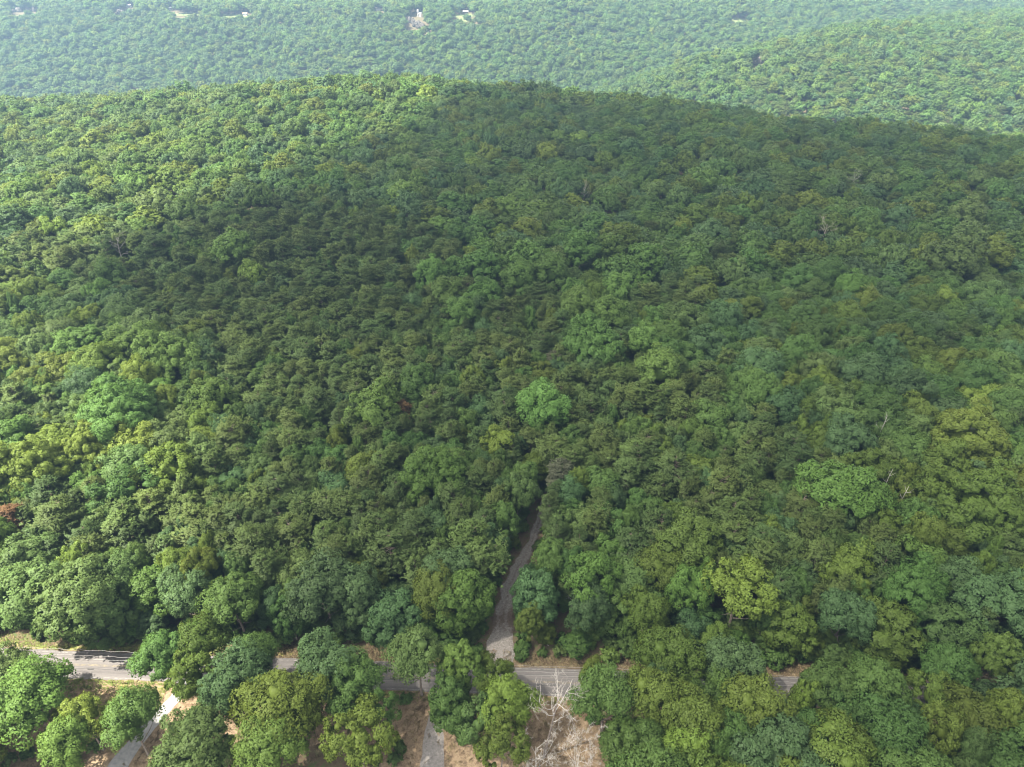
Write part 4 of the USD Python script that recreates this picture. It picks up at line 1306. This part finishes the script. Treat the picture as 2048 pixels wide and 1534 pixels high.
for px, py, s, tone in [(225, 1520, 0.7, 'bright'), (232, 1508, 0.6, 'bright'), (150, 1525, 1.0, 'mid'), (112, 1505, 1.0, 'mid'), (60, 1512, 0.8, 'mid'), (190, 1500, 0.8, 'dull'), (20, 1525, 0.8, 'dull'),
                        (270, 1400, 0.9, 'bright'), (800, 1500, 0.8, 'mid'), (790, 1525, 0.8, 'dull'), (745, 1520, 1.1, 'mid'), (925, 1482, 0.7, 'dull'), (1185, 1440, 0.9, 'mid'), (860, 1405, 0.9, 'mid'), (812, 1403, 0.8, 'mid')]:
    p = at(px, py)
    shrubs.append((p[0], p[1], s, tone))
shrub_rows = {}
rows = []
for x, y, s, tone in shrubs:
    if all_drives.query([x, y])[0] < 0.9 * s + 0.4:
        continue
    px, py, dep = (float(q) for q in project(np.array([x, y, 0.8])))
    if not (-20 < px < 2070 and py < 1560):
        continue
    north = road_uv(x, y)[1] > 0
    place = ('north road verge' if abs(road_uv(x, y)[1] - 4) < 3 else 'gravel drive edge') if north else 'dry ground below the road'
    rows.append((x, y, s, tone, px, py, place))
rows.sort(key=lambda a: a[4])
sh_near = {'north road verge': [(0, 260, 'the sunlit stretch'), (260, 700, 'the dark left trees'), (700, 1000, 'gravel mouth, left'), (1000, 1400, 'gravel mouth, right'), (1400, 2100, 'the right trees')]}
cnt = {}
ORDW = ['first', 'second', 'third', 'fourth', 'fifth', 'sixth', 'seventh', 'eighth', 'ninth', 'tenth', 'eleventh', 'twelfth', 'thirteenth', 'fourteenth', 'fifteenth', 'sixteenth', 'seventeenth', 'eighteenth', 'nineteenth', 'twentieth']
for k, (x, y, s, tone, px, py, place) in enumerate(rows):
    zone = ''
    for a, b_, nm in sh_near.get(place, ()):
        if a <= px < b_ or (a == 0 and px < 0):
            zone = ' by ' + nm
    w = {'bright': 'bright green', 'yellow': 'yellow green', 'mid': 'dark green', 'dull': 'dull green'}[tone]
    i = cnt.get((place, zone, w), 0); cnt[place, zone, w] = i + 1
    o = UsdGeom.Xform.Define(stage, '/World/' + numbered('shrub'))
    o.AddTranslateOp().Set(Gf.Vec3d(x, y, float(terrain(x, y)) + 0.25 * (road_uv(x, y)[1] > 3)))
    o.AddRotateZOp().Set(float(rs.uniform(0, 360)))
    o.AddScaleOp().Set(Gf.Vec3f(s, s, s * float(rs.uniform(0.8, 1.2))))
    o.GetPrim().GetReferences().AddInternalReference(shrub_class[int(rs.integers(3)), tone])
    o.GetPrim().SetInstanceable(True)
    tag(o, f'{w} bush, {ORDW[min(i, 19)]} such from left, the {place}{zone}', 'bush', 'bushes along the road and drives')

# grass and straw tufts on the verges: nobody could count them
def tuft(seed, mat_path):
    r = np.random.default_rng(seed)
    n = 16
    p = np.c_[r.normal(0, 0.16, (n, 2)), np.zeros(n)]
    d = unit(np.c_[r.normal(0, 0.5, (n, 2)), np.ones(n)]) * r.uniform(0.14, 0.34, (n, 1))
    w = unit(np.cross(d, r.normal(size=(n, 3)))) * 0.045
    v = np.stack([p - w, p + w, p + d], 1).reshape(-1, 3)
    nn = np.repeat(unit(np.array([0, 0, 1.0]) + r.normal(0, 0.3, (n, 3))), 3, 0)
    v, nn = face_up(v, nn)
    return v, np.arange(n * 3).reshape(-1, 3), nn


pi = UsdGeom.PointInstancer.Define(stage, '/World/verge_grass')
pr = []
for k, m in enumerate((grass_mat, grass_mat, straw_mat, straw_mat)):
    pp = f'/World/verge_grass/kinds/tuft_{k}'
    raw_mesh(pp, *tuft(70 + k, None), m)
    pr.append(Sdf.Path(pp))
P, I, S = [], [], []
for _ in range(26000):
    u = rs.uniform(-60, 260)
    v = rs.uniform(0.15, 3.5) if rs.random() < 0.3 else -ROAD_W - rs.exponential(6.0) - 0.1
    p = road_pt(u, v)
    px, py, _d = (float(q) for q in project(p))
    if all_drives.query(p[:2])[0] < 0.7 or py > 1560:
        continue
    if v < 0 and px > 1260:
        continue
    green = math.exp(-((v + ROAD_W + 1.0) / 0.9) ** 2) + (0.8 if v > 0 and px < 500 else 0) + (0.5 if v < 0 and px < 330 and v > -ROAD_W - 8 else 0)
    P.append((p[0], p[1], 0.02)); I.append(int(rs.integers(2)) if rs.random() < green else 2 + int(rs.integers(2))); S.append([rs.uniform(0.6, 1.3)] * 3)
pi.CreatePrototypesRel().SetTargets(pr)
pi.CreatePositionsAttr(Vt.Vec3fArray.FromNumpy(np.array(P, np.float32)))
pi.CreateProtoIndicesAttr(Vt.IntArray.FromNumpy(np.array(I, np.int32)))
pi.CreateScalesAttr(Vt.Vec3fArray.FromNumpy(np.array(S, np.float32)))
tag(pi, 'dry straw and short green grass tufts on the road verges', 'grass', kind='stuff')

# ------------------------------------------------------------------ wires along the road
def wire(v, z, lab, rad, sag, mat):
    us = np.linspace(-260, 460, 80)
    s = ((us + 10) % 110) / 110
    pts = np.array([road_pt(u, v, z - 4 * sag * a * (1 - a)) for u, a in zip(us, s)])
    t = thing('utility_wire', lab, 'wire', group='wires strung along the road')
    part(t, 'cable', tube(pts, rad, 5), mat, 60)
    return t


wire(-5.6, 8.6, 'pale overhead wire nearest the far side of the road', 0.014, 0.5, wire_mat)
wire(-6.6, 8.4, 'pale overhead wire in the middle over the road', 0.014, 0.55, wire_mat)
wire(-7.4, 8.5, 'pale overhead wire, third from the far side of the road', 0.014, 0.5, wire_mat)
cab = wire(-8.2, 6.6, 'dark lower cable carrying a black splice case over the road', 0.03, 0.0, black_rubber)
c0 = road_pt(float(road_uv(*at(183, 1334, 6.6)[:2])[0]), -8.2, 6.5)
e = np.r_[rd, 0]
part(cab, 'splice_case', tube(np.array([c0 - e * 0.62, c0 - e * 0.5, c0 + e * 0.5, c0 + e * 0.62]), [0.05, 0.12, 0.12, 0.05], 8), black_rubber, 40)

# small white box on a post at the road's near side
bp = at(1320, 1392)
mb = thing('mailbox', 'small white box on a post below the road, glimpsed between trees', 'mailbox', (bp[0], bp[1], 0.0), math.degrees(_ang))
part(mb, 'post', trimesh.creation.box(extents=[0.1, 0.1, 1.2], transform=trimesh.transformations.translation_matrix([0, 0, 0.55])), bark)
arch = np.array([(-0.28, 0), (0.28, 0), (0.28, 0.32)] + [(0.28 * math.cos(a), 0.32 + 0.26 * math.sin(a)) for a in np.linspace(0.2, math.pi - 0.2, 7)] + [(-0.28, 0.32)])
bm = trimesh.creation.extrude_polygon(Polygon(arch), 0.95)
bm.apply_transform(trimesh.transformations.rotation_matrix(math.pi / 2, [1, 0, 0]))
bm.apply_translation([0, 0.475, 1.152])
part(mb, 'box', bm, white_wall)
dr = trimesh.creation.extrude_polygon(Polygon(arch * 0.94), 0.02)
dr.apply_transform(trimesh.transformations.rotation_matrix(math.pi / 2, [1, 0, 0]))
dr.apply_translation([0, -0.478, 1.165])
part(mb, 'door', dr, white_wall)

# ------------------------------------------------------------------ far rim: houses, lawns, rocks
def gable_house(px, py, w, d, h, label, roof, walls=white_wall, windows=3, rise=0.35, name='house'):
    p = ground_at(px, py)
    z = float(terrain(p[0], p[1]))
    t = thing(name, label, 'house', (p[0], p[1], z), 0)
    t.AddScaleOp().Set(Gf.Vec3f(0.75, 0.75, 0.75))
    part(t, 'wall', trimesh.creation.box(extents=[w, d, h + 3], transform=trimesh.transformations.translation_matrix([0, 0, h / 2 - 1.5])), walls)
    tri = Polygon([(-d / 2 - 0.6, 0), (d / 2 + 0.6, 0), (0, d * rise)])
    rm = trimesh.creation.extrude_polygon(tri, w + 1.2)
    rm.apply_transform(np.array([[0, 0, 1, -(w + 1.2) / 2], [1, 0, 0, 0], [0, 1, 0, h + 0.003], [0, 0, 0, 1]], float))
    part(t, 'roof', rm, roof)
    part(t, 'chimney', trimesh.creation.box(extents=[0.9, 0.9, 2.0], transform=trimesh.transformations.translation_matrix([w * 0.3, d * 0.15, h + d * rise * 0.7 + 0.5])), roof_grey)
    for k in range(windows):
        part(t, 'window', trimesh.creation.box(extents=[1.4, 0.12, 1.6], transform=trimesh.transformations.translation_matrix([-w / 2 + w * (k + 0.5) / windows, -d / 2 - 0.03, h * 0.55])), glass_dark)
    return t


gable_house(931, 27, 13, 9, 4.5, 'low white roofed house above the yellow lawn on the far ridge', roof_pale, noisy('dark_siding', (0.10, 0.08, 0.07), (0.16, 0.13, 0.11), 0.5))
gable_house(341, 20, 8, 7, 5.5, 'small white house on the far ridge, nearest the left meadow', white_wall)
gable_house(491, 31, 10, 7, 4.5, 'small pinkish roofed house on the far ridge meadow', roof_red)
gable_house(756, 21, 11, 8, 5.0, 'pale house on the far ridge left of the white tower house', roof_pale)
gable_house(258, 14, 11, 8, 5.0, 'pale roofed house at the back of the far left ridge', roof_pale)
# tower house
p = ground_at(836, 33)
z = float(terrain(p[0], p[1]))
th = thing('tower_house', 'white house with a square tower on stilts above the far cliff', 'house', (p[0], p[1], z))
th.AddScaleOp().Set(Gf.Vec3f(0.58, 0.58, 0.62))
part(th, 'tower_leg', trimesh.creation.box(extents=[2.6, 2.6, 15], transform=trimesh.transformations.translation_matrix([0, 0, 5.5])), white_wall)
part(th, 'tower_room', trimesh.creation.box(extents=[5.2, 5.2, 4.6], transform=trimesh.transformations.translation_matrix([0, 0, 15.3])), white_wall)
pyr = trimesh.creation.cone(radius=4.2, height=1.8, sections=4)
pyr.apply_transform(trimesh.transformations.rotation_matrix(math.pi / 4, [0, 0, 1]))
pyr.apply_translation([0, 0, 17.61])
part(th, 'tower_roof', pyr, roof_pale)
part(th, 'wing', trimesh.creation.box(extents=[9, 6, 5], transform=trimesh.transformations.translation_matrix([7, 0, 9.0])), white_wall)
part(th, 'wing_roof', trimesh.creation.box(extents=[9.8, 6.8, 0.5], transform=trimesh.transformations.translation_matrix([7, 0, 11.76])), roof_pale)
part(th, 'wing_base', trimesh.creation.box(extents=[7, 5, 10], transform=trimesh.transformations.translation_matrix([7.2, 0, 1.49])), roof_grey)
for k in range(2):
    part(th, 'window', trimesh.creation.box(extents=[1.5, 0.1, 2], transform=trimesh.transformations.translation_matrix([-1.2 + 2.4 * k, -2.63, 15.4])), glass_dark)


def patch(name, px, py, wx, wy, label, mat, seed, cat='meadow', lift=0.6):
    p = ground_at(px, py)
    r = np.random.default_rng(seed)
    a = np.linspace(0, 2 * np.pi, 28, endpoint=False)
    rad = 1 + gaussian_filter(r.normal(0, 0.35, 28), 1.2, mode='wrap')
    ring = [np.zeros(2)[None]]
    for s in (0.5, 1.0):
        ring.append(np.stack([np.cos(a) * wx * rad * s, np.sin(a) * wy * rad * s], 1))
    v = np.vstack(ring) + p[:2]
    zz = terrain(v[:, 0], v[:, 1]) + lift
    v = np.c_[v, zz]
    f = [[0, 1 + i, 1 + (i + 1) % 28] for i in range(28)]
    for i in range(28):
        j = (i + 1) % 28
        f += [[1 + i, 29 + i, 29 + j], [1 + i, 29 + j, 1 + j]]
    m = usdkit.mesh(stage, '/World/' + numbered(name), (v, np.array(f)), mat, 60)
    tag(m, label, cat, kind='structure')


patch('lawn', 930, 32, 24, 40, 'yellow sloping lawn below the low white roofed house on the far ridge', lawn_mat, 1, 'lawn')
patch('meadow', 375, 28, 46, 12, 'long pale green meadow along the far left ridge', lawn_mat, 2)
patch('meadow', 470, 31, 56, 11, 'pale meadow strip by the pinkish roofed house on the far ridge', lawn_mat, 3)
patch('clearing', 1480, 42, 24, 16, 'dry pale clearing on the far slope, right of centre', lawn_mat, 4, 'clearing')


def cliff(px, py, n, wx, wz, label, seed):
    r = np.random.default_rng(seed)
    p = ground_at(px, py)
    t = thing('rock_cliff', label, 'cliff', (p[0], p[1], float(terrain(p[0], p[1]))))
    for k in range(n):
        s = r.uniform(2.0, 4.2)
        ico = trimesh.creation.icosphere(2)
        v = np.array(ico.vertices) * np.array([s * r.uniform(0.8, 1.5), s * 0.8, s * r.uniform(1.0, 1.9)])
        v = np.round(v / (s * 0.28)) * (s * 0.28) * 0.6 + v * 0.4 + r.normal(0, s * 0.05, v.shape)
        x = (r.random() - 0.5) * wx
        zz = (r.random() - 0.5) * wz
        v += [x, -zz * 1.2, terrain(p[0] + x, p[1] + zz * 1.6) - float(terrain(p[0], p[1])) + 3]
        v[:, 1] += zz * 2.6
        part(t, 'rock', (v, np.array(ico.faces)), rock)


cliff(830, 50, 14, 30, 16, 'pale broken rock cliff below the white tower house', 8)
cliff(47, 24, 12, 52, 5, 'pale rock outcrop at the far left of the ridge', 9)
cliff(240, 27, 8, 30, 4, 'small pale rock outcrop on the far left ridge, right of the larger one', 10)
cliff(1514, 128, 4, 13, 2, 'bare grey rocks on the sunlit spur at right', 11)

# ------------------------------------------------------------------ the air
haze_mat = usdkit.material(stage, L + 'haze_air', {'v': ('principled_volume', {'color': (0.42, 0.64, 0.90), 'density': HAZE_DENSITY, 'anisotropy': 0.35})}, [], volume='v.volume')
hb = trimesh.creation.box(bounds=[[-3300, -1300, -135], [3400, 4700, 140]])
hz = usdkit.mesh(stage, '/World/haze', hb, haze_mat)
tag(hz, 'thin pale blue summer haze lying over the valley and ridges', 'haze', kind='stuff')
print('hidden hand trees', [(int(t['p'][0]), int(t['p'][1]), t['seen']) for t in hand_trees if t['seen'] < 0.25 * math.pi * (t['R'] * FPX / t['p'][2] / 2) ** 2])
print('trees', len(placed), 'named', len(named_b), len(named_p), 'far', len(F))
